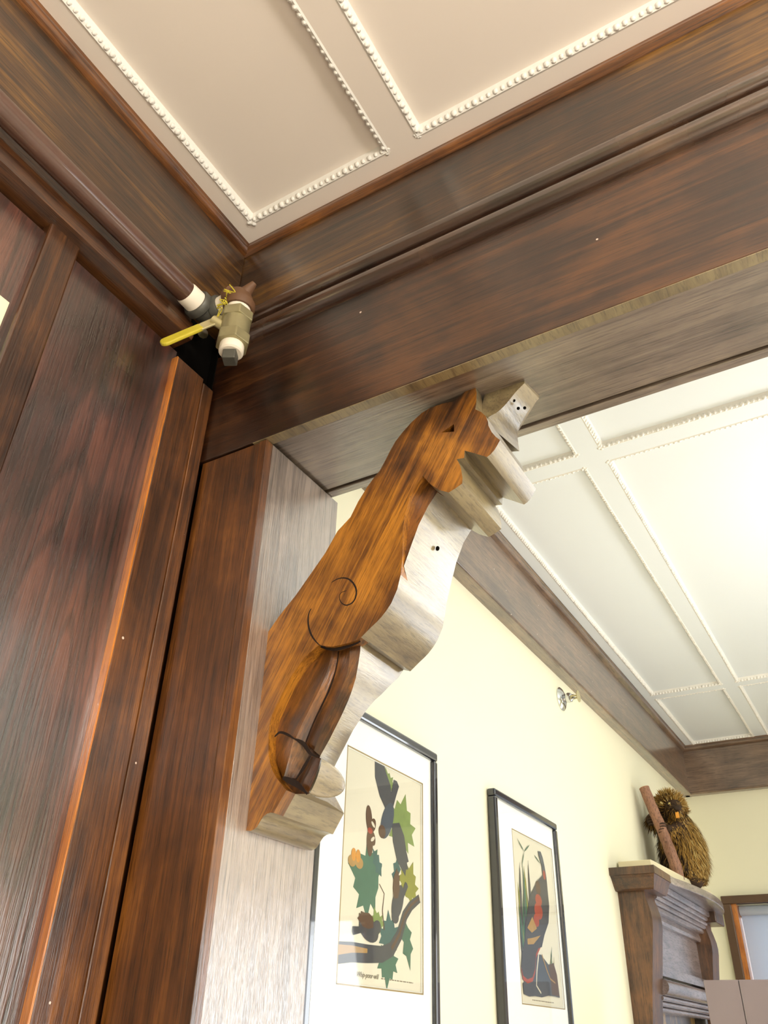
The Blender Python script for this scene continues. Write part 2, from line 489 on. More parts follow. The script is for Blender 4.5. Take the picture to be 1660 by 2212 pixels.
def coffer(name, x0, x1, y0, y1, xb, yb, mat, lx, ly):
    """ceiling field with border battens and cross bands. lx: list of (xa,xb) bands along Y, ly: list of (ya,yb) bands along X"""
    c = tag(box(name, x0-0.3, x1+0.3, y0-0.05, y1+0.05, FZ, FZ+0.08, mat), kind='structure')
    xs = [xb[0]] + [v for b in lx for v in b] + [xb[1]]
    ys = [yb[0]] + [v for b in ly for v in b] + [yb[1]]
    xcells = list(zip(xs[0::2], xs[1::2])); ycells = list(zip(ys[0::2], ys[1::2]))
    # battens
    for a, b in [(x0, xb[0])] + lx + [(xb[1], x1)]:
        box('batten', a, b, y0, y1, ZC, FZ, mat, c)
    for a, b in [(y0, yb[0])] + ly + [(yb[1], y1)]:
        for u, v in xcells:
            box('batten', u, v, a, b, ZC, FZ, mat, c)
    parts, beads = [], []
    w = 0.012
    for (u0, u1) in xcells:
        for (v0, v1) in ycells:
            parts += [cove('y', u0, u0+w, v0, v1), cove('y', u1, u1-w, v0, v1), cove('x', v0, v0+w, u0, u1), cove('x', v1, v1-w, u0, u1)]
            if u0 < 1.0:
                zz = ZC + 0.003; q = 0.006
                ue = min(u1, 1.0)
                beads += [bead_line((u0+q, v0, zz), (u0+q, v1, zz), 1), bead_line((u0, v0+q, zz), (ue, v0+q, zz), 1), bead_line((u0, v1-q, zz), (ue, v1-q, zz), 1)]
                if u1 < 1.0: beads.append(bead_line((u1-q, v0, zz), (u1-q, v1, zz), 1))
    v, f = join(parts); mk('cove_moulding', v, f, M_bead, c)
    v, f = join(beads); o = mk('bead_moulding', v, f, M_bead, c, smooth=True); o['kind'] = 'stuff'
    return c

coffer('ceiling', -0.717, XR, YN, BY0+0.002, (-0.690, 2.9), (-1.6, 0.654), M_ceil_near, [(-0.406, -0.358), (0.8, 0.85)], [(-0.62, -0.56)])
coffer('ceiling', -0.714, XR, BY1, 3.978, (-0.682, 2.9), (0.95, 3.945), M_ceil_far, [(-0.408, -0.357), (0.93, 0.98)], [(1.570, 1.622), (3.240, 3.285)])

# ================================================================== LEFT PANELLED WALL (near room)
wl = tag(box('wall_left', XL-0.2, XL-0.012, YN, BY1, 0, 2.9, W['z']), kind='structure')
PT = 2.44                                             # top of panelling
box('wood_panel', XL-0.012, XL, 0.392, 0.602, 0.3, PT-0.016, W['pz'], wl)
box('wood_panel', XL-0.012, XL, -0.40, 0.357, 0.3, PT-0.016, W['pz'], wl)
box('wood_panel', XL-0.012, XL, -1.9, -0.44, 0.3, PT, W['pz'], wl)
box('stile', XL-0.010, -0.733, 0.3504, 0.398, 0.0, PT, W['z'], wl, bevel=0.003)
box('stile', XL-0.010, -0.733, -0.445, -0.395, 0.0, PT, W['z'], wl, bevel=0.003)
box('corner_board', XL-0.010, -0.733, 0.598, 0.6536, 0.0, 2.405, W['mz'], wl, bevel=0.001)
box('board_edge', XL-0.009, -0.7335, 0.5955, 0.598, 0.0, 2.405, W['edge'], wl)
box('corner_strip', XL-0.010, -0.7335, 0.6555, 0.6790, 0.0, 2.40, W['mz'], wl, bevel=0.002)
# picture rail, frieze and crown running along the wall
rail = [(-0.757, 2.434), (-0.716, 2.434), (-0.714, 2.440), (-0.716, 2.456), (-0.7205, 2.459), (-0.7205, 2.471), (-0.7255, 2.474), (-0.7270, 2.490),
        (-0.7240, 2.503), (-0.7165, 2.509), (-0.7150, 2.519), (-0.7190, 2.526), (-0.757, 2.526)]
sweep('picture_rail', rail, 'y', YN, 0.600, W['y'], wl)
box('broken_hole_shade', -0.7575, -0.7562, 0.592, BY0, 2.395, 2.535, M_dark, wl)  # near-black sheets painting the shade inside the broken corner
box('broken_hole_shade', -0.7570, -0.742, 0.681, BY0, 2.40, 2.54, M_dark, wl)
sweep('frieze_board', [(-0.757, 2.526), (-0.7290, 2.526), (-0.7290, 2.735), (-0.757, 2.735)], 'y', YN, BY0+0.006, W['gy'], wl)
crownL = [(-0.757, 2.726), (-0.728, 2.726), (-0.7245, 2.7275)] + arc(-0.7235, 2.7365, 0.0085, -80, 60, 8) + [(-0.7185, 2.745), (-0.7165, 2.752), (-0.757, 2.752)]
sweep('crown_moulding', crownL, 'y', YN, BY0+0.004, W['my'], wl)

# ================================================================== HEADER BEAM (trim_1)
tb = root('trim_1', (-0.73, BY0, ZB), kind='structure')
box('frieze_board', XL, XR, 0.690, BY1-0.01, 2.55, 2.752, W['gx'], tb)
crownB = [(0.700, 2.726), (0.689, 2.726), (0.6865, 2.7275)] + arc(0.6875, 2.7365, 0.0085, 260, 120, 8) + [(0.6835, 2.745), (0.6825, 2.752), (0.700, 2.752)]
sweep('crown_moulding', crownB, 'x', -0.729, XR, W['mx'], tb)
reed = [(0.700, 2.5555), (0.6885, 2.5550), (0.6860, 2.5530)] + arc(0.6815, 2.5385, 0.0150, 90, 270, 12, 0.0140) + [(0.6860, 2.5232), (0.6885, 2.5205), (0.6885, 2.5175), (0.6860, 2.5148)] \
     + arc(0.6815, 2.4998, 0.0150, 90, 270, 12, 0.0140) + [(0.6860, 2.4848), (0.6880, 2.4835), (0.6840, 2.479), (0.700, 2.479)]
sweep('reeded_moulding', reed, 'x', -0.738, XR, W['reed'], tb)
box('front_board', XL, XR, BY0, 0.6995, ZB, 2.4795, W['x'], tb, bevel=0.0012)
box('beam_core', XL, XR, 0.6985, 0.848, 2.2765, 2.60, M_dark, tb)
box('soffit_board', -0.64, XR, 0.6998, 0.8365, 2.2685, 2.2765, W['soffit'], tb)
box('bottom_edge', -0.64, XR, BY0+0.0004, 0.6992, ZB-0.0012, ZB, W['core'], tb)
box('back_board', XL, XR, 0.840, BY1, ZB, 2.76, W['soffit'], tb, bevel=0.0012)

# ================================================================== PILASTER (trim_2)
XP = -0.6156
tp = root('trim_2', (-0.68, 0.77, 0), kind='structure')
box('front_board', -0.7365, -0.6305, 0.6865, 0.700, 0.0, ZB-0.0015, W['mz'], tp, bevel=0.0008)
box('pilaster_core', XL, -0.6200, 0.6985, 0.866, 0.0, ZB-0.003, M_dark, tp)
box('edge_strip', -0.6292, XP, 0.6850, 0.700, 0.0, ZB-0.0015, W['mz'], tp, bevel=0.0008)
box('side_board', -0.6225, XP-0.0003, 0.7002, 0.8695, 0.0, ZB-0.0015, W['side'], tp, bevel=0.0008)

# ================================================================== FAR ROOM PERIMETER BEAMS
def far_beam(name, axis, face, wallp, t0, t1, sgn):
    """wood cornice: sgn=+1 the room lies towards +a, -1 towards -a."""
    b = root(name, (0, 0, 2.53), kind='structure')
    s = sgn
    zb = 2.531
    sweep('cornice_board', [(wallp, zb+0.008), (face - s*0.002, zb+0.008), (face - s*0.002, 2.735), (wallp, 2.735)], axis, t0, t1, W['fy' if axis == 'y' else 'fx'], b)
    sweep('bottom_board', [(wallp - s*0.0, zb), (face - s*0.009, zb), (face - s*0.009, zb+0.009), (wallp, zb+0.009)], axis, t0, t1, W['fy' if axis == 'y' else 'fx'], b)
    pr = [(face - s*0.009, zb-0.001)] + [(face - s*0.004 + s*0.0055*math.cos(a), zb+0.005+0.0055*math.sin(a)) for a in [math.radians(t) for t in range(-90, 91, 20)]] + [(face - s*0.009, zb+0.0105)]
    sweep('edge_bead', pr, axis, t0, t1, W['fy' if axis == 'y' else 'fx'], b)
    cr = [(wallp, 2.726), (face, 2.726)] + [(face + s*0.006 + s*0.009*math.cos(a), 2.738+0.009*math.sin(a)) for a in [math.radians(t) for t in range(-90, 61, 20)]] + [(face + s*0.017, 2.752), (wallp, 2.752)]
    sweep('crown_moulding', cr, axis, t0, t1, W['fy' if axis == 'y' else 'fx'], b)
    return b
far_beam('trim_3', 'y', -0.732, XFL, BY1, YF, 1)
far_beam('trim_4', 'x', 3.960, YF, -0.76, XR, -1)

# ================================================================== WINDOW on the far wall
def window_unit(name, x0, x1, z0, z1, y, blind):
    w = root(name, ((x0+x1)/2, y, z0), kind='structure')
    c = 0.035
    box('top_casing', x0-c, x1+c, y-0.022, y+0.02, z1, z1+0.031, M_alu, w, bevel=0.003)
    box('side_casing', x0-c, x0, y-0.022, y+0.02, z0-0.05, z1, M_alu, w, bevel=0.003)
    box('side_casing', x1, x1+c, y-0.022, y+0.02, z0-0.05, z1, M_alu, w, bevel=0.003)
    box('sill', x0-c-0.03, x1+c+0.03, y-0.06, y+0.03, z0-0.08, z0-0.05, M_alu, w, bevel=0.003)
    box('jamb', x0, x0+0.02, y-0.005, y+0.14, z0, z1, W['edge'], w)
    box('jamb', x1-0.02, x1, y-0.005, y+0.14, z0, z1, W['edge'], w)
    box('sash_rail', x0+0.02, x1-0.02, y+0.08, y+0.11, z1-0.04, z1, M_alu, w)
    box('sash_rail', x0+0.02, x1-0.02, y+0.08, y+0.11, (z0+z1)/2-0.02, (z0+z1)/2+0.02, M_alu, w)
    box('sash_rail', x0+0.02, x1-0.02, y+0.08, y+0.11, z0, z0+0.05, M_alu, w)
    box('pane', x0+0.02, x1-0.02, y+0.092, y+0.097, (z0+z1)/2+0.02, z1-0.04, M_glass, w)
    box('pane', x0+0.02, x1-0.02, y+0.092, y+0.097, z0+0.05, (z0+z1)/2-0.02, M_glass, w)
    if blind:
        r = tube('blind_roller', [(x0+0.022, y+0.045, z1-0.022), (x1-0.022, y+0.045, z1-0.022)], 0.018, M_blind, w)
        box('blind_fabric', x0+0.022, x1-0.022, y+0.060, y+0.062, z0+0.1, z1-0.02, M_blind, w)
    return w
window_unit('window_1', -0.655, 0.45, 0.85, 2.078, YF, True)
window_unit('window_2', 0.95, 2.15, 0.85, 2.078, YF, False)

# ================================================================== CARVED BRACKET
CY0, CYM, CY1 = 0.7355, 0.753, 0.854
A_left = [(-0.6162, 0.7355, 1.7444), (-0.6177, 0.7355, 1.7826), (-0.6189, 0.7355, 1.8593), (-0.6200, 0.7355, 1.9240), (-0.6217, 0.7355, 1.9795), (-0.6141, 0.7355, 1.9881)] + [(-0.5997, 0.7355, 2.0058), (-0.5774, 0.7355, 2.0285), (-0.5582, 0.7355, 2.0521), (-0.5360, 0.7355, 2.0795), (-0.5182, 0.7355, 2.1086), (-0.4994, 0.7355, 2.1241), (-0.4884, 0.7355, 2.1453), (-0.4742, 0.7355, 2.1656), (-0.4640, 0.7355, 2.1774)] + \
    [(-0.4570, 0.7355, 2.1838), (-0.4477, 0.7355, 2.1997), (-0.4414, 0.7355, 2.2116), (-0.4335, 0.7355, 2.2248), (-0.4223, 0.7355, 2.2368), (-0.4093, 0.7355, 2.2482), (-0.3932, 0.7355, 2.2583), (-0.3803, 0.7355, 2.2622), (-0.3612, 0.7355, 2.2617), (-0.3457, 0.7355, 2.2588)]
A_ear = [(-0.3378, 0.7355, 2.2628), (-0.3252, 0.7355, 2.2703), (-0.3143, 0.7355, 2.2763), (-0.3123, 0.7355, 2.2592), (-0.3135, 0.7355, 2.2416)]
A_brow = [(-0.3153, 0.7355, 2.2326), (-0.3075, 0.7355, 2.2249), (-0.3014, 0.7355, 2.2154), (-0.2989, 0.7355, 2.2058), (-0.2986, 0.7355, 2.1988), (-0.2949, 0.7355, 2.1872), (-0.2897, 0.7355, 2.1776), (-0.2845, 0.7355, 2.1706)]
A_jaw = [(-0.2891, 0.7355, 2.1633), (-0.2929, 0.7355, 2.1582), (-0.2981, 0.7355, 2.1536), (-0.3031, 0.7355, 2.1514), (-0.3190, 0.7355, 2.1629), (-0.3324, 0.7355, 2.1721), (-0.3336, 0.7355, 2.1609), (-0.3437, 0.7355, 2.1629), (-0.3403, 0.7355, 2.1542), (-0.3384, 0.7355, 2.1470), (-0.3367, 0.7355, 2.1319), (-0.3373, 0.7355, 2.1233), (-0.3464, 0.7355, 2.1193), (-0.3559, 0.7355, 2.1161), (-0.3696, 0.7355, 2.1246)]
A_throat = [(-0.3814, 0.7355, 2.1375), (-0.3918, 0.7355, 2.1534)]
A_chest = [(-0.3995, 0.7355, 2.1452), (-0.4101, 0.7355, 2.1275), (-0.4175, 0.7355, 2.1026), (-0.4203, 0.7355, 2.0800)] + [(-0.4201, 0.7355, 2.0433), (-0.4222, 0.7355, 2.0183)]
A_belly = [(-0.4267, 0.7355, 1.9997), (-0.4344, 0.7355, 1.9835), (-0.4408, 0.7355, 1.9753), (-0.4473, 0.7355, 1.9686), (-0.4538, 0.7355, 1.9633), (-0.4604, 0.7355, 1.9589), (-0.4739, 0.7355, 1.9488)]
A_hollow = [(-0.4749, 0.7355, 1.9482), (-0.4830, 0.7355, 1.9456), (-0.4921, 0.7355, 1.9447), (-0.5035, 0.7355, 1.9444), (-0.5150, 0.7355, 1.9446), (-0.5257, 0.7355, 1.9474), (-0.5346, 0.7355, 1.9511), (-0.5448, 0.7355, 1.9450), (-0.5550, 0.7355, 1.9384), (-0.5648, 0.7355, 1.9274), (-0.5744, 0.7355, 1.9157), (-0.5870, 0.7355, 1.8921), (-0.5957, 0.7355, 1.8736), (-0.5982, 0.7355, 1.8624), (-0.5982, 0.7355, 1.8510), (-0.5971, 0.7355, 1.8387), (-0.5951, 0.7355, 1.8265), (-0.5916, 0.7355, 1.8159), (-0.5874, 0.7355, 1.8071), (-0.5812, 0.7355, 1.7989), (-0.5753, 0.7355, 1.7926), (-0.5650, 0.7355, 1.7826)]
A_base = [(-0.5795, 0.7355, 1.7597), (-0.5840, 0.7355, 1.7605), (-0.5886, 0.7355, 1.7598), (-0.5930, 0.7355, 1.7576), (-0.5960, 0.7355, 1.7543), (-0.5986, 0.7355, 1.7506), (-0.6011, 0.7355, 1.7470), (-0.6049, 0.7355, 1.7445), (-0.6098, 0.7355, 1.7434)]
EYE = [(-0.3644, 0.7355, 2.2134), (-0.3459, 0.7355, 2.2202), (-0.3462, 0.7355, 2.2080)]
B_chest = [(-0.3807, 0.7530, 2.1350)] + [(-0.3928, 0.7520, 2.1183)] + [(-0.4046, 0.7480, 2.0905)] + [(-0.4133, 0.7440, 2.0597)] + [(-0.4204, 0.7400, 2.0321)] + [(A_chest[-1][0], CYM, A_chest[-1][2])]
B_leg = [(-0.4841, 0.7500, 1.9526), (-0.4845, 0.7500, 1.9376), (-0.4862, 0.7500, 1.9231), (-0.4890, 0.7500, 1.9054), (-0.4921, 0.7500, 1.8952), (-0.4977, 0.7500, 1.8802), (-0.5016, 0.7500, 1.8721), (-0.5103, 0.7500, 1.8562), (-0.5156, 0.7500, 1.8467), (-0.5210, 0.7500, 1.8373), (-0.5321, 0.7500, 1.8205)]
B_foot = [(-0.5394, 0.7500, 1.7936), (-0.5461, 0.7500, 1.7799)]

brk = root('carved_bracket', (XP, 0.795, 1.72), 'carved orange oak animal-shaped bracket on the pilaster under the dark beam', 'bracket')
ear_less = A_left + A_ear + A_brow + A_jaw + A_throat + A_chest + A_belly + A_hollow + A_base
v, f = slab_vf(ear_less, CYM, [EYE])
cf = mk('carved_face', v, f, W['carve'], brk, smooth='auto')
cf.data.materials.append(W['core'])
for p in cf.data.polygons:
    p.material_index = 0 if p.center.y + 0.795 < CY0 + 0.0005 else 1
nt_ = len(f) - len(ear_less) - len(EYE)
i0 = len(A_left + A_ear + A_brow + A_jaw)
i1 = i0 + len(A_throat + A_chest) - 1
i2 = i1 + len(A_belly) + 1
for i in list(range(i0, i1)) + list(range(i2, i2 + len(A_hollow))) + list(range(len(ear_less), len(ear_less)+3)):
    cf.data.polygons[nt_ + i].material_index = 0
coreB = [(x, CYM, z) for x, y, z in A_left + A_brow + A_jaw] + B_chest + [(x, CYM, z) for x, y, z in A_belly] + B_leg + B_foot + [(A_hollow[-1][0], CYM, A_hollow[-1][2])] + [(x, CYM, z) for x, y, z in A_base]
LEGB = [0.854, 0.842, 0.826, 0.809, 0.799, 0.789, 0.786, 0.782, 0.780, 0.779, 0.7785]
bd = [CY1]*len(A_left + A_brow + A_jaw + B_chest + A_belly) + LEGB + [0.785, 0.79] + [CY1]*(1 + len(A_base))
v, f = slab_vf(coreB, bd)
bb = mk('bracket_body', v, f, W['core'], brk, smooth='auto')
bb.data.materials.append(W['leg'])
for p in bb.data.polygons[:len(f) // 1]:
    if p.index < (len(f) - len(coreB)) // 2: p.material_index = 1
# dark socket behind the eye
v, f = slab_vf([(x, CYM-0.004, z) for x, y, z in EYE], CYM+0.002)
mk('eye_socket', v, f, M_dark, brk)
# brow crest sweeping up to the soffit
Fz = [(-0.3061, 0.7535, 2.2165), (-0.3052, 0.7535, 2.2285), (-0.2976, 0.7535, 2.2304), (-0.2901, 0.7535, 2.2330), (-0.2793, 0.7535, 2.2410), (-0.2652, 0.7535, 2.2548), (-0.2528, 0.7535, 2.2642)]
Bz = [(-0.3003, 0.8460, 2.2342)] + [(-0.2941, 0.8260, 2.2419)] + [(-0.2886, 0.8160, 2.2446)] + [(-0.2823, 0.8080, 2.2483)] + [(-0.2744, 0.8000, 2.2502)] + [(-0.2617, 0.7940, 2.2570)] + [(-0.2466, 0.7890, 2.2630)]
Fz = lerp_poly(Fz, 14); Bz = lerp_poly(Bz, 14)
top = ZB + 0.0032
front = Fz + [(Fz[-1][0], 0.7535, top), (-0.3085, 0.7535, top), (-0.318, 0.7535, 2.235)]
back = Bz + [(Bz[-1][0], 0.789, top), (-0.3085, 0.800, top), (-0.318, 0.840, 2.235)]
n = len(front)
F = [(i, (i+1) % n, n+(i+1) % n, n+i) for i in range(n)]
tri = geometry.tessellate_polygon([[Vector((p[0], p[2], 0)) for p in front]])
F += [tuple(t) for t in tri]
tri = geometry.tessellate_polygon([[Vector((p[0], p[2], 0)) for p in back]])
F += [tuple(n+i for i in t) for t in tri]
mk('brow_crest', front+back, F, W['core'], brk, smooth='auto')
# inner hollow of the throat: two chamfered steps between face and chest
tA = lerp_poly(A_throat[1:] + A_chest, 14)
tB = lerp_poly([(x, CYM, z) for x, y, z in [(-0.3949, 0.7500, 2.1595), (-0.4012, 0.7500, 2.1465), (-0.4104, 0.7500, 2.1282), (-0.4180, 0.7500, 2.1063), (-0.4239, 0.7500, 2.0828)]] + [(-0.4263, 0.7440, 2.0411), (-0.4273, 0.7440, 2.0224)], 14)
tC = lerp_poly(B_chest, 14)
tM = [((a[0]*0.5+b[0]*0.5), 0.7445, (a[2]*0.5+b[2]*0.5)) for a, b in zip(tA, tB)]
v, f = loft_vf([tA, tM, [(p[0], 0.7525, p[2]) for p in tB], tC])
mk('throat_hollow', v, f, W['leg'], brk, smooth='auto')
# the two carved hind legs in the hollow
l0 = [(-0.5378, 0.7525, 1.9550), (-0.5537, 0.7525, 1.9369), (-0.5715, 0.7525, 1.9175), (-0.5846, 0.7525, 1.8955), (-0.5957, 0.7525, 1.8771), (-0.6001, 0.7525, 1.8589)]
l1 = [(-0.5298, 0.7490, 1.9520), (-0.5418, 0.7490, 1.9277), (-0.5549, 0.7490, 1.9058), (-0.5681, 0.7490, 1.8861), (-0.5789, 0.7490, 1.8663), (-0.5825, 0.7490, 1.8509)]
l2 = [(-0.5181, 0.7415, 1.9474), (-0.5227, 0.7415, 1.9232), (-0.5323, 0.7415, 1.8993), (-0.5431, 0.7415, 1.8796), (-0.5539, 0.7415, 1.8602), (-0.5630, 0.7415, 1.8417)]
l3 = [(-0.5161, 0.7520, 1.9504), (-0.5182, 0.7520, 1.9243), (-0.5259, 0.7520, 1.9000), (-0.5358, 0.7520, 1.8800), (-0.5456, 0.7520, 1.8604), (-0.5541, 0.7520, 1.8391)]
l4 = [(-0.4966, 0.7455, 1.9473), (-0.4970, 0.7455, 1.9180), (-0.5056, 0.7455, 1.8924), (-0.5164, 0.7455, 1.8713), (-0.5273, 0.7455, 1.8539), (-0.5381, 0.7455, 1.8258)]
l5 = [(-0.4841, 0.7500, 1.9526), (-0.4862, 0.7500, 1.9231), (-0.4921, 0.7500, 1.8952), (-0.5016, 0.7500, 1.8721), (-0.5156, 0.7500, 1.8467), (-0.5321, 0.7500, 1.8205)]
LL = [lerp_poly(l, 16) for l in (l0, l1, l2, l3, l4, l5)]
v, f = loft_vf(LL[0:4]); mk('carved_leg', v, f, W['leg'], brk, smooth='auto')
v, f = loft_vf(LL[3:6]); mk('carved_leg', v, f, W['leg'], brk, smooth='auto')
# paws
p0 = [(-0.5990, 0.7525, 1.8593), (-0.6042, 0.7525, 1.8480), (-0.6009, 0.7525, 1.8266), (-0.5863, 0.7525, 1.8054)]
p1 = [(-0.5629, 0.7380, 1.8405), (-0.5656, 0.7380, 1.8266), (-0.5687, 0.7380, 1.8120), (-0.5723, 0.7380, 1.7980)]
p2 = [(-0.5557, 0.7440, 1.8350), (-0.5591, 0.7440, 1.8224), (-0.5640, 0.7440, 1.8097), (-0.5690, 0.7440, 1.7988)]
p3 = [(-0.5475, 0.7520, 1.8238), (-0.5524, 0.7520, 1.8153), (-0.5578, 0.7520, 1.8077), (-0.5646, 0.7520, 1.7994)]
cp = lambda l: [tuple(Vector(l[0])+Vector((0, 0.012, 0)))] + lerp_poly(l, 10) + [tuple(Vector(l[-1])+Vector((0, 0.015, 0)))]
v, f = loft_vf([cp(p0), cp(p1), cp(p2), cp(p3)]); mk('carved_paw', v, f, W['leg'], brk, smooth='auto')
q0 = [(-0.5463, 0.7520, 1.8212), (-0.5527, 0.7520, 1.8137), (-0.5579, 0.7520, 1.8044), (-0.5623, 0.7520, 1.7967)]
q1 = [(-0.5345, 0.7440, 1.8188), (-0.5396, 0.7440, 1.8083), (-0.5454, 0.7440, 1.7960), (-0.5484, 0.7440, 1.7852)]
q2 = [(-0.5268, 0.7440, 1.8152), (-0.5305, 0.7440, 1.8023), (-0.5354, 0.7440, 1.7901), (-0.5410, 0.7440, 1.7777)]
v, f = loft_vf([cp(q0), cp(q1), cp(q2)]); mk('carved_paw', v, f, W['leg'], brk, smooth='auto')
E0, E1 = Vector(q2[0]), Vector(q2[-1])
C0 = (E0+E1)/2; Eh = (E0-E1)/2; nrm = Vector((0, 1, 0)).cross(Eh).normalized()
if nrm.x < 0: nrm = -nrm
V, F = [], []
ns, ntt = 18, 10
for j in range(ntt+1):
    t = math.pi/2*j/ntt*1.25
    for i in range(ns+1):
        s = math.pi*i/ns
        V.append(C0 + Eh*math.cos(s)*(1.0 if j else 1.0) + (nrm*0.004*math.cos(t) + Vector((0, 1, 0))*0.046*math.sin(t) + nrm*0.011*math.sin(t))*math.sin(s))
for j in range(ntt):
    for i in range(ns):
        F.append((j*(ns+1)+i, j*(ns+1)+i+1, (j+1)*(ns+1)+i+1, (j+1)*(ns+1)+i))
mk('toe_ball', V, F, W['core'], brk, smooth=True)
for q in [(-0.2720, 0.7620, 2.2494)] + [(-0.2705, 0.7720, 2.2430), (-0.2619, 0.7720, 2.2402)]:
    v, f = ellipsoid_vf(q, (0.0022, 0.0022, 0.0022), 8, 6); mk('nail_hole', v, f, M_dark, brk, smooth=True)
for q in [(-0.4035, 0.7970, 2.0820)]:
    v, f = ellipsoid_vf(q, (0.0028, 0.0022, 0.0034), 8, 6); mk('nail_hole', v, f, M_dark, brk, smooth=True)
# engraved spiral and shoulder line, plus dark ribbons painting shade in the hollow
def ribbon(name, pts, w, mat, parent, n=40):
    P = [Vector(p) for p in lerp_poly(pts, n)]
    A, B = [], []
    for i, p in enumerate(P):
        t = (P[min(i+1, n-1)] - P[max(i-1, 0)]).normalized()
        s = Vector((-t.z, 0, t.x))*w*0.5*(0.35 + 0.65*math.sin(math.pi*min(1, (i+2)/(n*0.9))))
        A.append(p+s); B.append(p-s)
    V = A + B + [p + Vector((0, 0.0006, 0)) for p in A+B]
    m = 2*n
    F = [(i, i+1, n+i+1, n+i) for i in range(n-1)] + [(m+i, m+i+1, m+n+i+1, m+n+i) for i in range(n-1)] + \
        [(i, i+1, m+i+1, m+i) for i in range(n-1)] + [(n+i, n+i+1, m+n+i+1, m+n+i) for i in range(n-1)]
    return mk(name, V, F, mat, parent)
ribbon('spiral_groove', [(-0.5222, 0.7353, 2.0334), (-0.5147, 0.7353, 2.0359), (-0.5059, 0.7353, 2.0355), (-0.4969, 0.7353, 2.0316), (-0.4890, 0.7353, 2.0231), (-0.4846, 0.7353, 2.0129), (-0.4852, 0.7353, 2.0030), (-0.4897, 0.7353, 1.9971), (-0.4981, 0.7353, 1.9957), (-0.5054, 0.7353, 2.0008), (-0.5089, 0.7353, 2.0083), (-0.5072, 0.7353, 2.0148), (-0.4993, 0.7353, 2.0159)], 0.0022, M_groove_shade, brk, 60)
ribbon('leg_valley_shade', [(-0.5160, 0.7505, 1.9450), (-0.5188, 0.7505, 1.9239), (-0.5263, 0.7505, 1.8995), (-0.5364, 0.7505, 1.8797), (-0.5464, 0.7505, 1.8600), (-0.5545, 0.7505, 1.8396)], 0.0040, M_groove_shade, brk)  # painted shade in the valley between the legs
ribbon('shoulder_painted_shade', [(-0.5350, 0.7400, 1.9507), (-0.5180, 0.7400, 1.9449), (-0.5032, 0.7400, 1.9431), (-0.4867, 0.7400, 1.9438), (-0.4786, 0.7400, 1.9459)], 0.0060, M_groove_shade, brk)  # painted shade under the shoulder, along the top of the hollow
ribbon('paw_gap_shade', [(-0.5909, 0.7378, 1.8471), (-0.5839, 0.7378, 1.8513), (-0.5718, 0.7378, 1.8470), (-0.5595, 0.7378, 1.8393)], 0.0030, M_groove_shade, brk)  # this and the next three: painted shade around the paws
ribbon('paw_gap_shade', [(-0.5645, 0.7415, 1.8417), (-0.5514, 0.7415, 1.8349), (-0.5400, 0.7415, 1.8217), (-0.5276, 0.7415, 1.8163)], 0.0045, M_groove_shade, brk)
ribbon('paw_gap_shade', [(-0.5402, 0.7420, 1.8194), (-0.5464, 0.7420, 1.8103), (-0.5526, 0.7420, 1.8021), (-0.5580, 0.7420, 1.7954)], 0.0040, M_groove_shade, brk)
ribbon('paw_gap_shade', [(-0.5717, 0.7360, 1.7971), (-0.5615, 0.7360, 1.7927), (-0.5498, 0.7360, 1.7866), (-0.5363, 0.7360, 1.7757)], 0.0070, M_groove_shade, brk)
ribbon('shoulder_groove', [(-0.5509, 0.7353, 2.0034), (-0.5538, 0.7353, 1.9980), (-0.5543, 0.7353, 1.9890), (-0.5518, 0.7353, 1.9765), (-0.5452, 0.7353, 1.9633), (-0.5344, 0.7353, 1.9510), (-0.5255, 0.7353, 1.9467)], 0.0024, M_groove_shade, brk)

# ================================================================== DRAIN PIPE WITH BALL VALVE
PX, PZ = -0.700, 2.4877
vp = root('drain_pipe', (PX, 0.0, PZ), 'brown painted pipe along the left cornice ending in a ball valve', 'pipe')
tube('pipe', [(PX, YN+0.002, PZ), (PX, 0.572, PZ)], 0.0168, M_pipe, vp, 24)
tube('pipe_coupling', [(PX, -1.02, PZ), (PX, -0.95, PZ)], 0.0215, M_pipe, vp, 20)
tube('thread_tape', [(PX, 0.556, PZ), (PX, 0.560, PZ), (PX, 0.582, PZ)], [0.0170, 0.0182, 0.0186], M_tape, vp, 24)
def elbow(name, pts, r, collar, mat):
    P = lerp_poly(pts, 14)
    parts = [tube_vf(P, r, 20)]
    a, b = Vector(P[0]), Vector(P[1]); d = (b-a).normalized()
    parts.append(tube_vf([a, a+d*0.003, a+d*0.012, a+d*0.015], [collar-0.002, collar, collar, r], 20))
    a, b = Vector(P[-1]), Vector(P[-2]); d = (b-a).normalized()
    parts.append(tube_vf([a, a+d*0.003, a+d*0.012, a+d*0.015], [collar-0.002, collar, collar, r], 20))
    v, f = join(parts)
    return mk(name, v, f, mat, vp, smooth='auto')
elbow('black_elbow', [(PX, 0.578, PZ), (PX, 0.594, PZ), (PX+0.005, 0.606, PZ), (PX+0.016, 0.610, PZ+0.001), (PX+0.028, 0.610, PZ+0.002)], 0.0195, 0.0235, M_iron)
tube('thread_tape', [(-0.674, 0.610, PZ+0.002), (-0.652, 0.609, PZ+0.003)], 0.0180, M_tape, vp, 20)
VX, VY = -0.636, 0.6075
elbow('brown_elbow', [(-0.657, 0.6095, PZ+0.003), (-0.648, 0.609, PZ+0.003), (VX-0.003, VY+0.001, PZ-0.001), (VX, VY, PZ-0.014), (VX, VY, PZ-0.024)], 0.0205, 0.0240, M_rust)
tube('elbow_lug', [(VX+0.010, VY, PZ+0.010), (VX+0.024, VY, PZ+0.022)], [0.010, 0.0045], M_rust, vp, 12)
tube('thread_tape', [(VX, VY, 2.468), (VX, VY, 2.449)], 0.0185, M_tape, vp, 24)
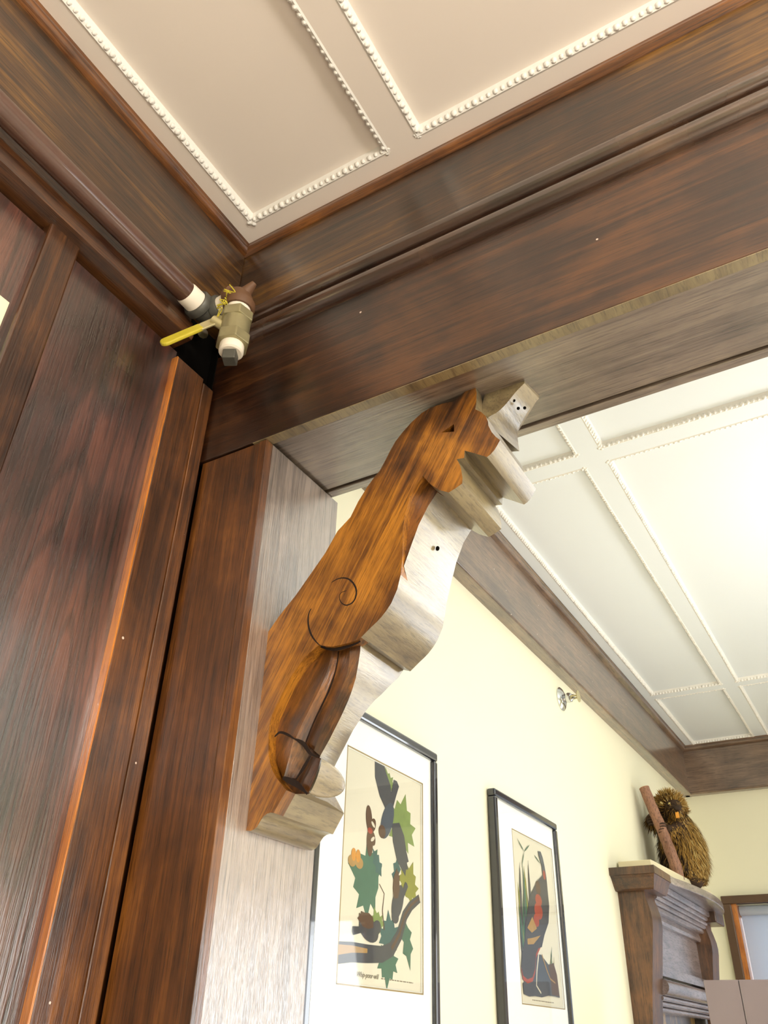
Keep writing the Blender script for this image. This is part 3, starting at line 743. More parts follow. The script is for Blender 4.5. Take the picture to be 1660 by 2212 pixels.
body = tube('valve_body', [(VX, VY, 2.440), (VX, VY, 2.437), (VX, VY, 2.408), (VX, VY, 2.405)], [0.0190, 0.0212, 0.0212, 0.0190], M_brass, vp, 28)
def hexnut(name, z0, z1, r, par, mat):
    pts = [(VX + r*math.cos(math.radians(60*k+20)), VY + r*math.sin(math.radians(60*k+20))) for k in range(6)]
    v, f = sweep_vf(pts, 'z', z0, z1)
    return mk(name, v, f, mat, par, bevel=0.0015)
hexnut('hex_collar', 2.4370, 2.4540, 0.0250, body, M_brass)
hexnut('hex_collar', 2.3890, 2.4080, 0.0254, body, M_brass)
tube('thread_tape', [(VX, VY, 2.392), (VX, VY, 2.388), (VX, VY, 2.376), (VX, VY, 2.374)], [0.0165, 0.0178, 0.0178, 0.0150], M_tape, vp, 24)
pv, pf = box_vf(VX-0.0095, VX+0.0095, VY-0.0095, VY+0.0095, 2.358, 2.380)
rotz = Matrix.Rotation(math.radians(28), 3, 'Z')
pv = [Vector((VX, VY, 0)) + rotz @ (Vector(p)-Vector((VX, VY, 0))) for p in pv]
mk('square_plug', pv, pf, M_iron, vp, bevel=0.0015)
# lever handle
H0 = Vector((-0.658, 0.590, 2.437)); H1 = Vector((-0.7150, 0.5483, 2.3806))
hd = (H1-H0).normalized(); hs = Vector((0.35, -0.55, 0.2)); hs = (hs - hd*hs.dot(hd)); hs = hd.cross(Vector((0.45, 0.75, 0.5))).normalized(); hn = hd.cross(hs)
def strap(name, a, b, w0, w1, th, mat, par, rounded=False):
    a, b = Vector(a), Vector(b); out = []
    if rounded:
        L = (b-a).length
        for i in range(9):
            an = -math.pi/2 + math.pi*i/8
            out.append((L - w1*0.5 + w1*0.5*math.cos(an), w1*0.5*math.sin(an)))
        out += [(0, w0*0.5), (0, -w0*0.5)]
    else:
        L = (b-a).length
        out = [(0, -w0*0.5), (L, -w1*0.5), (L, w1*0.5), (0, w0*0.5)]
    d = (b-a).normalized()
    P = [a + d*u + hs*v_ for u, v_ in out]
    n_ = len(P)
    V = [p - hn*th*0.5 for p in P] + [p + hn*th*0.5 for p in P]
    F = [tuple(range(n_)), tuple(range(n_, 2*n_))[::-1]] + [(i, (i+1) % n_, n_+(i+1) % n_, n_+i) for i in range(n_)]
    return mk(name, V, F, mat, par, bevel=th*0.3)
tube('valve_stem', [(VX-0.012, VY-0.010, 2.425), (H0.x-0.004, H0.y-0.004, 2.436)], 0.0075, M_steel, vp, 12)
lev = strap('lever', H0, H0 + hd*0.030, 0.019, 0.018, 0.0035, M_steel, vp)
strap('lever_grip', H0 + hd*0.026, H1 + hd*0.002, 0.0165, 0.0175, 0.006, M_yel, lev, True)
tube('stem_nut', [H0 - hd*0.002 - hn*0.004, H0 - hd*0.002 + hn*0.004], 0.008, M_steel, vp, 6)
wp = [Vector((-0.650, 0.584, 2.452))]
for i in range(26):
    wp.append(Vector((-0.650 + 0.016*(i/25) + random.uniform(-0.008, 0.008), 0.583 + random.uniform(-0.008, 0.006), 2.446 + 0.034*(i/25) + random.uniform(-0.008, 0.008))))
tube('tag_wire', lerp_poly(wp, 120), 0.0008, M_yel, vp, 6)
tube('thumb_screw', [(-0.722, 0.612, 2.452), (-0.705, 0.606, 2.446), (-0.699, 0.604, 2.444)], [0.006, 0.006, 0.009], M_chrome, vp, 10)

card = box('wall_card', XL+0.0001, XL+0.0035, 0.19, 0.342, 2.10, 2.2805, M_card, bevel=0.0008)
tag(card, 'cream card fixed to the dark panelling at the left edge, above the stile', 'card')

# ================================================================== FRAMED PRINTS
XW = XFL
def wallpoly_vf(pts, x, th=0.0004):
    n = len(pts)
    V = [(x, y, z) for y, z in pts] + [(x+th, y, z) for y, z in pts]
    tri = geometry.tessellate_polygon([[Vector((y, z, 0)) for y, z in pts]])
    F = [tuple(n+i for i in t) for t in tri] + [tuple(t) for t in tri] + [(i, (i+1) % n, n+(i+1) % n, n+i) for i in range(n)]
    return V, F

def framed(label, y0, y1, z0, z1, py0, py1, pz0, pz1):
    r = root('framed_print', (XW, (y0+y1)/2, z0), label, 'picture', 'framed bird prints on the yellow wall')
    t = 0.017
    prof = lambda a, b: [(a, b)]
    def rail(nm, ya, yb, za, zb):
        box(nm, XW+0.001, XW+0.021, ya, yb, za, zb, M_black, r, bevel=0.004)
    rail('frame_rail', y0, y1, z1-t, z1); rail('frame_rail', y0, y1, z0, z0+t)
    rail('frame_rail', y0, y0+t, z0+t, z1-t); rail('frame_rail', y1-t, y1, z0+t, z1-t)
    # mat with a bevelled window
    o = [(y0+t-0.002, z0+t-0.002), (y1-t+0.002, z0+t-0.002), (y1-t+0.002, z1-t+0.002), (y0+t-0.002, z1-t+0.002)]
    i_ = [(py0, pz0), (py1, pz0), (py1, pz1), (py0, pz1)]
    e = 0.0022
    i2 = [(py0+e, pz0+e), (py1-e, pz0+e), (py1-e, pz1-e), (py0+e, pz1-e)]
    V = [(XW+0.012, a, b) for a, b in o] + [(XW+0.012, a, b) for a, b in i_] + [(XW+0.0095, a, b) for a, b in i2] + [(XW+0.003, a, b) for a, b in o]
    F = []
    for k in range(4):
        m = (k+1) % 4
        F += [(k, m, 4+m, 4+k), (4+k, 4+m, 8+m, 8+k), (k, m, 12+m, 12+k)]
    mk('mat_board', V, F, M_mat, r)
    bl = []
    for k in range(4):
        a, b = i_[k], i_[(k+1) % 4]
        w = 0.0011
        bl.append(box_vf(XW+0.0118, XW+0.0123, min(a[0], b[0])-w, max(a[0], b[0])+w, min(a[1], b[1])-w, max(a[1], b[1])+w))
    v, f = join(bl); mk('gilt_line', v, f, M_line, r)
    pp = box('print_paper', XW+0.004, XW+0.009, py0-0.01, py1+0.01, pz0-0.01, pz1+0.01, M_paper, r)
    box('glazing', XW+0.0145, XW+0.0160, y0+t-0.001, y1-t+0.001, z0+t-0.001, z1-t+0.001, M_glass, r)
    return r, pp
fr1, pa1 = framed('black framed print of dark birds among green leaves, half behind the carved bracket', 1.059, 1.471, 1.535, 2.046, 1.150, 1.421, 1.622, 1.975)
fr2, pa2 = framed('black framed print of a tall brown bird among reeds, beside the mantelpiece', 1.753, 2.157, 1.535, 2.046, 1.864, 2.124, 1.627, 1.978)

INK = {}
def ink(name, col):
    if name not in INK: INK[name] = plain('ink_'+name, col, 0.75, noise=0.35, nscale=60)
    return INK[name]
layer = [0]
def inkpoly(name, pts, col, parent):
    layer[0] += 1
    v, f = wallpoly_vf(pts, XW+0.0091+0.00002*layer[0], 0.00025)
    return mk(name, v, f, ink(*col), parent)
GREEN, GREEN2, LIME, OLIVE = ('green', srgb(66, 110, 86)), ('teal', srgb(58, 98, 92)), ('lime', srgb(128, 150, 78)), ('olive', srgb(140, 142, 44))
DARK, BROWN, TAN, ORANGE, RED, GREYB, WHITE = ('dark', srgb(68, 70, 72)), ('brown', srgb(92, 66, 40)), ('tan', srgb(176, 140, 78)), ('orange', srgb(212, 148, 52)), ('red', srgb(168, 72, 48)), ('slate', srgb(72, 82, 92)), ('pale', srgb(226, 220, 196))  # inks lightened a little to imitate the reflection veil on the glazing

def rot2(pts, ang, c, s=1.0):
    a = math.radians(ang); ca, sa = math.cos(a), math.sin(a)
    return [(c[0] + s*(x*ca - y*sa), c[1] + s*(x*sa + y*ca)) for x, y in pts]
# generic lobed leaf, stem at origin, tip up
half = [(0, 0), (0.18, 0.05), (0.42, -0.02), (0.34, 0.18), (0.62, 0.22), (0.46, 0.40), (0.58, 0.60), (0.34, 0.58), (0.30, 0.80), (0.14, 0.78), (0, 1.08)]
LEAF = half + [(-x, y) for x, y in half[-2:0:-1]]
slim = [(0, 0), (0.12, 0.18), (0.26, 0.30), (0.14, 0.42), (0.24, 0.62), (0.10, 0.70), (0, 1.0)]
LEAFS = slim + [(-x, y) for x, y in slim[-2:0:-1]]
BLADE = [(0, 0), (0.04, 0.3), (0.03, 0.7), (0, 1), (-0.03, 0.7), (-0.04, 0.3)]
def ell(cx, cy, rx, ry, n=20): return [(cx+rx*math.cos(2*math.pi*i/n), cy+ry*math.sin(2*math.pi*i/n)) for i in range(n)]
WING = [(0, 0), (0.28, 0.10), (0.62, 0.14), (1.0, 0.06), (0.92, 0.0), (0.96, -0.05), (0.84, -0.07), (0.86, -0.12), (0.66, -0.14), (0.40, -0.20), (0.12, -0.18)]
WING = [(x, y*1.5) for x, y in WING]
TAIL = [(0, 0.06), (0.4, 0.09), (0.62, 0.10), (0.66, 0.0), (0.62, -0.10), (0.4, -0.08), (0, -0.06)]

# print 1 : birds, moths and leaves
def yz(p): return [(q[1], q[2]) for q in p]
C1 = yz([(-0.7625, 1.2959, 1.9513), (-0.7625, 1.3433, 1.8614), (-0.7625, 1.2155, 1.7574), (-0.7625, 1.2569, 1.8045), (-0.7625, 1.3274, 1.8020), (-0.7625, 1.3737, 1.7950), (-0.7625, 1.2654, 1.7240), (-0.7625, 1.3099, 1.7089), (-0.7625, 1.3643, 1.6996), (-0.7625, 1.3001, 1.6566), (-0.7625, 1.2943, 1.8850), (-0.7625, 1.2340, 1.8528), (-0.7625, 1.1933, 1.8025), (-0.7625, 1.2405, 1.6948), (-0.7625, 1.3332, 1.7543)])
inkpoly('leaf', rot2(LEAF, 18, (C1[0][0], C1[0][1]-0.020), 0.040), LIME, pa1)
inkpoly('leaf', rot2(LEAF, -14, (C1[1][0]-0.008, C1[1][1]-0.012), 0.088), LIME, pa1)
inkpoly('leaf', rot2(LEAF, 76, (C1[2][0]+0.052, C1[2][1]+0.010), 0.092), GREEN, pa1)
inkpoly('leaf', rot2(LEAFS, 38, (C1[3][0]+0.020, C1[3][1]-0.018), 0.052), GREEN2, pa1)
inkpoly('leaf', rot2(LEAFS, -12, (C1[4][0]-0.005, C1[4][1]-0.026), 0.058), GREEN2, pa1)
inkpoly('leaf', rot2(LEAF, -24, (C1[5][0]-0.012, C1[5][1]-0.028), 0.062), OLIVE, pa1)
inkpoly('leaf', rot2(LEAF, 22, (C1[6][0]+0.006, C1[6][1]-0.026), 0.040), LIME, pa1)
inkpoly('leaf', rot2(LEAF, 8, (C1[7][0], C1[7][1]-0.030), 0.056), GREEN2, pa1)
inkpoly('leaf', rot2(LEAFS, 196, (C1[8][0]-0.006, C1[8][1]+0.030), 0.078), GREEN, pa1)
inkpoly('leaf', rot2(LEAF, 178, (C1[9][0]+0.004, C1[9][1]+0.026), 0.056), GREEN, pa1)
# twig, branch
def strip_yz(pts, w0, w1):
    n = len(pts); A, B = [], []
    for i, p in enumerate(pts):
        q0, q1 = pts[max(0, i-1)], pts[min(n-1, i+1)]
        d = Vector((q1[0]-q0[0], q1[1]-q0[1])).normalized(); w = (w0+(w1-w0)*i/(n-1))*0.5
        A.append((p[0]-d.y*w, p[1]+d.x*w)); B.append((p[0]+d.y*w, p[1]-d.x*w))
    return A + B[::-1]
tw = yz([(-0.7625, 1.2899, 1.7068), (-0.7625, 1.2826, 1.7351), (-0.7625, 1.2873, 1.7616), (-0.7625, 1.2706, 1.7743)])
inkpoly('twig', strip_yz(tw, 0.003, 0.0015), BROWN, pa1)
br1 = yz([(-0.7625, 1.1547, 1.6628), (-0.7625, 1.1920, 1.6667), (-0.7625, 1.2385, 1.6681), (-0.7625, 1.2838, 1.6709), (-0.7625, 1.3150, 1.6806), (-0.7625, 1.3409, 1.7047), (-0.7625, 1.3593, 1.7366), (-0.7625, 1.3809, 1.7545), (-0.7625, 1.4125, 1.7704)])
inkpoly('branch', strip_yz(br1, 0.030, 0.014), DARK, pa1)
inkpoly('branch_light', strip_yz([(a, b+0.004) for a, b in br1[:3]], 0.014, 0.006), TAN, pa1)
inkpoly('branch_light', strip_yz([(a, b+0.001) for a, b in br1[4:]], 0.007, 0.004), BROWN, pa1)
# gliding bird seen from above
b0 = C1[10]
inkpoly('wing', rot2(WING, 112, (b0[0]-0.006, b0[1]+0.012), 0.098), DARK, pa1)
inkpoly('wing', rot2([(x, -y) for x, y in WING], -52, (b0[0]+0.014, b0[1]-0.006), 0.094), DARK, pa1)
inkpoly('bird_tail', rot2(TAIL, 68, (b0[0]+0.004, b0[1]+0.008), 0.105), DARK, pa1)
inkpoly('bird_body', rot2(ell(0, 0, 0.036, 0.018), 62, (b0[0]-0.002, b0[1]-0.004)), GREYB, pa1)
inkpoly('bird_head', ell(b0[0]-0.019, b0[1]-0.026, 0.012, 0.011), BROWN, pa1)
# moths
mth = C1[11]
for s in (1, -1):
    inkpoly('moth_wing', rot2(ell(0.019, 0.0, 0.022, 0.010), 100*s + (0 if s > 0 else 14), (mth[0], mth[1])), BROWN, pa1)
    inkpoly('moth_wing', rot2(ell(0.012, 0.0, 0.013, 0.009), 58*s, (mth[0]+0.003, mth[1])), BROWN, pa1)
    inkpoly('moth_wing_band', rot2(ell(0.014, 0.0, 0.003, 0.007), 58*s, (mth[0]+0.003, mth[1])), WHITE, pa1)
inkpoly('moth_body', ell(mth[0]+0.001, mth[1], 0.008, 0.005), RED, pa1)
mo = C1[12]
for s in (1, -1):
    inkpoly('moth_wing', ell(mo[0]+s*0.011, mo[1]-0.006, 0.012, 0.009), TAN, pa1)
    inkpoly('moth_wing', ell(mo[0]+s*0.007, mo[1]+0.004, 0.007, 0.010), ORANGE, pa1)
# two small perched birds
C1[13] = (C1[13][0], C1[13][1]+0.008)
for (c, a, s) in ((C1[13], 8, 1), (C1[14], 118, -1)):
    k = 1
    inkpoly('bird_tail', rot2(TAIL, (190 if s > 0 else 58), (c[0]-0.010*s, c[1]), 0.062), DARK, pa1)
    inkpoly('bird_body', rot2(ell(0, 0, 0.031, 0.017), (-14 if s > 0 else 62), c), DARK, pa1)
    inkpoly('wing', rot2(WING, (165 if s > 0 else 75), (c[0]+0.014*s, c[1]+0.004), 0.050), BROWN, pa1)
    hx = (c[0]+0.026, c[1]+0.006) if s > 0 else (c[0]-0.008, c[1]-0.024)
    inkpoly('bird_head', ell(hx[0], hx[1], 0.012, 0.010), DARK, pa1)

# print 2 : tall bird among reeds
C2 = yz([(-0.7625, 1.9971, 1.7997), (-0.7625, 2.0381, 1.8868), (-0.7625, 2.0389, 1.9404), (-0.7625, 1.9155, 1.6995), (-0.7625, 2.0014, 1.6563), (-0.7625, 1.8886, 1.7626), (-0.7625, 1.8922, 1.8658), (-0.7625, 1.9361, 1.9401), (-0.7625, 2.0008, 1.9436), (-0.7625, 2.0594, 1.7886), (-0.7625, 1.9692, 1.6951)])
rb = random.Random(3)
for k in range(34):
    y = 1.884 + rb.uniform(0.0, 0.080); z = 1.675 + rb.uniform(0, 0.06)
    inkpoly('reed', rot2(BLADE, rb.uniform(-12, 10), (y, z), rb.uniform(0.06, 0.19)), (GREEN, OLIVE, DARK)[k % 3], pa2)
for k in range(6):
    inkpoly('reed', rot2(BLADE, rb.uniform(-30, 30), (2.03+rb.uniform(0, 0.05), 1.69), rb.uniform(0.03, 0.08)), (GREEN, OLIVE)[k % 2], pa2)
for a in (60, -60, 150): inkpoly('reed_leaf', rot2(BLADE, a, C2[7], 0.045), GREEN, pa2)
inkpoly('reed_leaf', rot2(BLADE, -110, C2[8], 0.040), GREEN, pa2)
# ground
g = yz([(-0.7625, 1.8781, 1.6654), (-0.7625, 1.9374, 1.6865), (-0.7625, 1.9709, 1.7268), (-0.7625, 1.9972, 1.7289), (-0.7625, 2.0409, 1.7119), (-0.7625, 2.0750, 1.7179), (-0.7625, 2.0913, 1.6949), (-0.7625, 2.0984, 1.6487), (-0.7625, 2.0685, 1.6498), (-0.7625, 2.0257, 1.6494), (-0.7625, 1.9833, 1.6441), (-0.7625, 1.9435, 1.6446), (-0.7625, 1.9091, 1.6421), (-0.7625, 1.8790, 1.6453)])
inkpoly('ground', g, GREYB, pa2)
g2 = yz([(-0.7625, 2.0405, 1.7102), (-0.7625, 2.0722, 1.7177), (-0.7625, 2.0913, 1.6949), (-0.7625, 2.0963, 1.6511), (-0.7625, 2.0476, 1.6521), (-0.7625, 2.0474, 1.6837)])
inkpoly('ground_patch', g2, BROWN, pa2)
# tall bird standing, tail hanging to the left
tail = yz([(-0.7625, 1.9046, 1.7443), (-0.7625, 1.8820, 1.7130), (-0.7625, 1.8729, 1.6885), (-0.7625, 1.8792, 1.6717), (-0.7625, 1.9042, 1.6661), (-0.7625, 1.9344, 1.6718), (-0.7625, 1.9528, 1.6891), (-0.7625, 1.9643, 1.7195), (-0.7625, 2.0072, 1.7502)])
inkpoly('bird_tail_edge', tail, RED, pa2)
inkpoly('bird_tail', [(a+0.001, b+0.008) for a, b in tail], DARK, pa2)
body = yz([(-0.7625, 2.0478, 1.9053), (-0.7625, 2.0045, 1.8839), (-0.7625, 1.9604, 1.8504), (-0.7625, 1.9336, 1.8187), (-0.7625, 1.9141, 1.7820), (-0.7625, 1.9000, 1.7406), (-0.7625, 1.9313, 1.7301), (-0.7625, 2.0060, 1.7450), (-0.7625, 2.0280, 1.7713), (-0.7625, 2.0626, 1.8015), (-0.7625, 2.0763, 1.8397), (-0.7625, 2.0742, 1.8731), (-0.7625, 2.0729, 1.9033)])
inkpoly('bird_body', body, DARK, pa2)
neck = yz([(-0.7625, 2.0494, 1.8998), (-0.7625, 2.0470, 1.9262), (-0.7625, 2.0319, 1.9470), (-0.7625, 2.0285, 1.9571), (-0.7625, 2.0459, 1.9591), (-0.7625, 2.0574, 1.9473), (-0.7625, 2.0666, 1.9255), (-0.7625, 2.0729, 1.9033)])
inkpoly('bird_neck', neck, GREYB, pa2)
inkpoly('wattle', ell(*yz([(-0.7625, 2.0583, 1.9069)])[0], 0.008, 0.011), RED, pa2)
for px_, s in (((395,770),0.017), ((400,920),0.020), ((400,1050),0.024), ((385,1150),0.018)):
    pass
for c, rx, rz in zip(yz([(-0.7625, 2.0098, 1.8707), (-0.7625, 2.0067, 1.8438), (-0.7625, 2.0014, 1.8197), (-0.7625, 1.9836, 1.7982)]), (0.015, 0.021, 0.026, 0.017), (0.016, 0.013, 0.018, 0.014)):
    inkpoly('breast_feathers', ell(c[0], c[1], rx, rz), BROWN if rx < 0.017 else RED, pa2)
w = yz([(-0.7625, 1.9585, 1.8024), (-0.7625, 1.9229, 1.7762), (-0.7625, 1.9491, 1.7687), (-0.7625, 1.9824, 1.7807)]); inkpoly('wing_bar', w, TAN, pa2)
w = yz([(-0.7625, 1.9187, 1.7539), (-0.7625, 1.9189, 1.7423), (-0.7625, 1.9547, 1.7463), (-0.7625, 2.0035, 1.7689), (-0.7625, 1.9521, 1.7588)]); inkpoly('wing_bar', w, TAN, pa2)
inkpoly('leg', strip_yz(yz([(-0.7625, 1.9813, 1.7276), (-0.7625, 1.9641, 1.6948), (-0.7625, 1.9552, 1.6651), (-0.7625, 1.9800, 1.6520)]), 0.005, 0.004), WHITE, pa2)
inkpoly('leg', strip_yz(yz([(-0.7625, 2.0025, 1.7293), (-0.7625, 2.0271, 1.6991), (-0.7625, 2.0447, 1.6835), (-0.7625, 2.0755, 1.6769)]), 0.005, 0.003), TAN, pa2)


def caption(body, loc, size, parent, mat):
    cu = bpy.data.curves.new('caption', 'FONT'); cu.body = body; cu.size = size; cu.shear = 0.35; cu.extrude = 0.0001
    o = bpy.data.objects.new('caption', cu); scene.collection.objects.link(o)
    o.rotation_euler = (math.radians(90), 0, math.radians(90)); o.location = loc
    bpy.context.view_layer.update()
    me = bpy.data.meshes.new_from_object(o.evaluated_get(bpy.context.evaluated_depsgraph_get()))
    mw = o.matrix_world.copy()
    me.transform(mw); bpy.data.objects.remove(o)
    off = wloc(parent); me.transform(Matrix.Translation(-off))
    me.materials.clear(); me.materials.append(mat)
    ob = bpy.data.objects.new('caption', me); scene.collection.objects.link(ob); ob.parent = parent
    return ob
M_ink = plain('caption_ink', srgb(120, 112, 92), 0.8)
caption('Whip-poor-will', (XW+0.0098, 1.208, 1.635), 0.0105, pa1, M_ink)
def scribble(y0, y1, z, parent):
    parts = []; y = y0
    while y < y1:
        w = random.uniform(0.004, 0.012)
        parts.append(box_vf(XW+0.0091, XW+0.0094, y, min(y+w, y1), z, z+0.0016)); y += w + 0.0025
    v, f = join(parts); return mk('caption_rule', v, f, M_ink, parent)
scribble(1.284, 1.390, 1.636, pa1)
scribble(1.930, 2.060, 1.636, pa2)

# ================================================================== SIDEWALL SPRINKLER
sp = root('sprinkler_head', (XW, 2.357, 2.459), 'small chrome sprinkler head on the yellow wall below the far beam', 'sprinkler')
def disc(name, x0, prof, mat, par, n=24):
    # prof: (dx, r) along +X from the wall
    return tube(name, [(x0+d, 2.357, 2.459) for d, r in prof], [r for d, r in prof], mat, par, n)
disc('escutcheon', XW, [(0.0005, 0.037), (0.003, 0.037), (0.008, 0.031), (0.012, 0.020), (0.013, 0.006)], M_chrome, sp)
disc('sprinkler_body', XW, [(0.010, 0.012), (0.018, 0.014), (0.026, 0.016), (0.034, 0.014), (0.038, 0.009), (0.044, 0.008)], M_chrome, sp)
disc('deflector', XW, [(0.056, 0.018), (0.058, 0.018)], M_steel, sp)
for s in (-1, 1):
    tube('frame_arm', [(XW+0.036, 2.357+s*0.011, 2.459), (XW+0.047, 2.357+s*0.012, 2.459), (XW+0.057, 2.357+s*0.004, 2.459)], 0.0025, M_steel, sp, 8)

# ================================================================== FIREPLACE OVERMANTEL
mt = root('overmantel', (XW, 3.19, 0), 'tall worn brown wooden overmantel with a moulded shelf against the yellow wall', 'mantelpiece')
YA0, YA1, YB0, YB1 = 2.722, 2.835, 3.545, 3.655
ZS = 2.018
colp = [(-0.7714, 1.960), (-0.689, 1.960), (-0.6895, 1.945), (-0.684, 1.925), (-0.6785, 1.900), (-0.6770, 1.880), (-0.6785, 1.860), (-0.683, 1.835), (-0.690, 1.790), (-0.699, 1.735), (-0.708, 1.680), (-0.7165, 1.620), (-0.722, 1.55), (-0.724, 1.30), (-0.724, 0.0), (-0.7714, 0.0)]
def column(y0, y1):
    c = sweep('column', colp, 'y', y0, y1, W['mantel'], mt)
    return c
column(YA0, YA1); column(YB0, YB1)
# end blocks of the cornice over each column
capp = [(-0.7714, 1.958), (-0.652, 1.958), (-0.648, 1.972), (-0.641, 1.990), (-0.637, 1.996), (-0.634, 1.996), (-0.634, ZS), (-0.7714, ZS)]
def cap_block(y0, y1, nm):
    """moulded capital, its profile returning on the near side"""
    prof = [(0.0, 1.958), (0.004, 1.962), (0.010, 1.972), (0.018, 1.988), (0.024, 1.9955), (0.028, 1.996), (0.028, ZS)]
    V, F = [], []
    for d, z in prof:
        k = d/0.028
        V += [(-0.7714, y0+0.045*(1-k), z), (-0.655+0.021*k, y0+0.045*(1-k), z), (-0.655+0.021*k, y1, z), (-0.7714, y1, z)]
    n_ = len(prof)
    for i in range(n_-1):
        for k in range(4):
            F.append((4*i+k, 4*i+(k+1) % 4, 4*i+4+(k+1) % 4, 4*i+4+k))
    F += [(0, 1, 2, 3), (4*n_-4, 4*n_-3, 4*n_-2, 4*n_-1)]
    return mk(nm, V, F, W['mantel'], mt)
cap_block(2.654, 2.850, 'column_cap'); 
V, F = box_vf(-0.7714, -0.640, YB0-0.02, YB1+0.02, 1.958, ZS-0.001); mk('column_cap', V, F, W['mantel'], mt, bevel=0.004)
# serpentine shelf
edge = lerp_poly([(-0.634, 2.850, 0), (-0.6330, 2.90, 0), (-0.622, 2.96, 0), (-0.604, 3.10, 0), (-0.592, 3.26, 0), (-0.594, 3.40, 0), (-0.606, 3.52, 0), (-0.622, 3.60, 0), (-0.642, 3.66, 0), (-0.660, 3.70, 0)], 30)
pts = [(e[0], e[1]) for e in edge] + [(-0.7714, 3.70), (-0.7714, 2.850)]
v, f = sweep_vf(pts, 'z', 1.994, ZS); mk('shelf', v, f, W['mantel_grey'], mt, bevel=0.002)
# stacked bed mouldings under the shelf (straight)
steps = [(-0.662, 1.975, 1.994, 'a'), (-0.671, 1.962, 1.975, 'b'), (-0.680, 1.950, 1.962, 'c'), (-0.688, 1.937, 1.950, 'd'), (-0.697, 1.922, 1.937, 'e')]
for xx, za, zb, _ in steps:
    sweep('bed_moulding', [(-0.7714, za), (xx-0.004, za), (xx, za+0.004), (xx, zb-0.002), (xx-0.002, zb), (-0.7714, zb)], 'y', YA1-0.005, YB0+0.005, W['mantel_grey'], mt)
box('upper_panel', -0.7714, -0.7310, YA1-0.005, YB0+0.005, 1.745, 1.925, W['mantel_grey'], mt)
sweep('panel_frame_rail', [(-0.733, 1.895), (-0.716, 1.895), (-0.712, 1.905), (-0.716, 1.922), (-0.733, 1.922)], 'y', YA1-0.004, YB0+0.004, W['mantel_grey'], mt)
sweep('panel_frame_rail', [(-0.733, 1.745), (-0.716, 1.745), (-0.712, 1.757), (-0.716, 1.772), (-0.733, 1.772)], 'y', YA1-0.004, YB0+0.004, W['mantel_grey'], mt)
sweep('rail_roll', [(-0.7714, 1.690), (-0.705, 1.690)] + arc(-0.705, 1.712, 0.022, -90, 90, 8) + [(-0.7714, 1.734)], 'y', YA1-0.004, YB0+0.004, W['mantel_grey'], mt)
for i in range(3):
    z = 1.690 - 0.014*i; x = -0.706 - 0.007*i
    sweep('rail_bead', [(-0.7714, z-0.014), (x-0.004, z-0.014)] + arc(x-0.004, z-0.007, 0.0065, -90, 90, 5) + [(-0.7714, z)], 'y', YA1-0.004, YB0+0.004, W['mantel_grey'], mt)
box('back_panel', -0.7714, -0.765, YA1-0.004, YB0+0.004, 1.15, 1.66, M_peel, mt)
for i in range(3):
    sweep('mirror_moulding', [(-0.766, YB0-0.03-0.022*i)] + arc(-0.745+0.006*i, YB0-0.02-0.022*i, 0.009, -90, 90, 6) + [(-0.766, YB0-0.011-0.022*i)], 'z', 1.15, 1.65, M_blacktrim, mt)
box('mirror_moulding', -0.766, -0.742, YA1-0.004, YA1+0.03, 1.15, 1.65, M_blacktrim, mt, bevel=0.004)
box('mantel_shelf', -0.7714, -0.55, 2.66, 3.72, 1.11, 1.15, W['mantel'], mt, bevel=0.004)
box('chimney_front', -0.7714, -0.66, 2.72, 3.66, 0.0, 1.11, W['mantel'], mt)

# ================================================================== STUFFED PORCUPINE with its branch, on a slab
v, f = sweep_vf([(-0.765, 2.745), (-0.662, 2.745), (-0.622, 3.42), (-0.765, 3.42)], 'z', ZS+0.0003, ZS+0.032)
slab = mk('mount_slab', v, f, M_slab, bevel=0.002)
tag(slab, 'thin cream slab on the overmantel shelf under the stuffed porcupine', 'slab')
SZ = ZS + 0.0325
pc = root('stuffed_porcupine', (-0.68, 3.21, SZ), 'stuffed golden brown porcupine sitting upright on the overmantel, clasping a branch', 'porcupine')
YP = 3.07
spine = [(-0.6558, 3.2100, 2.0829), (-0.6564, 3.2100, 2.1250), (-0.6570, 3.2100, 2.1796), (-0.6624, 3.2100, 2.2318), (-0.6727, 3.2100, 2.2814), (-0.6762, 3.2100, 2.3106)]
srad = [0.066, 0.078, 0.078, 0.066, 0.050, 0.050]
def metric(p): return Vector(p)
parts = []
sp_ = lerp_poly(spine, 16)
sr_ = [srad[min(int(i/15*5), 4)]*(1-(i/15*5) % 1) + srad[min(int(i/15*5)+1, 5)]*((i/15*5) % 1) if i < 15 else srad[5] for i in range(16)]
for p, r in zip(sp_, sr_):
    parts.append(ellipsoid_vf(p, (r, r*1.05, r), 14, 10))
low = Vector((spine[0][0], spine[0][1], SZ))
parts.append(ellipsoid_vf(low + Vector((0.0, 0.0, 0.040)), (0.070, 0.085, 0.040), 14, 10))
headc = Vector(spine[-1])
muz = Vector([(-0.6382, 3.1400, 2.2736)][0])
parts.append(tube_vf([headc, headc.lerp(muz, 0.6), muz], [0.046, 0.036, 0.024], 14))
parts.append(ellipsoid_vf(muz, (0.024, 0.022, 0.021), 12, 8))
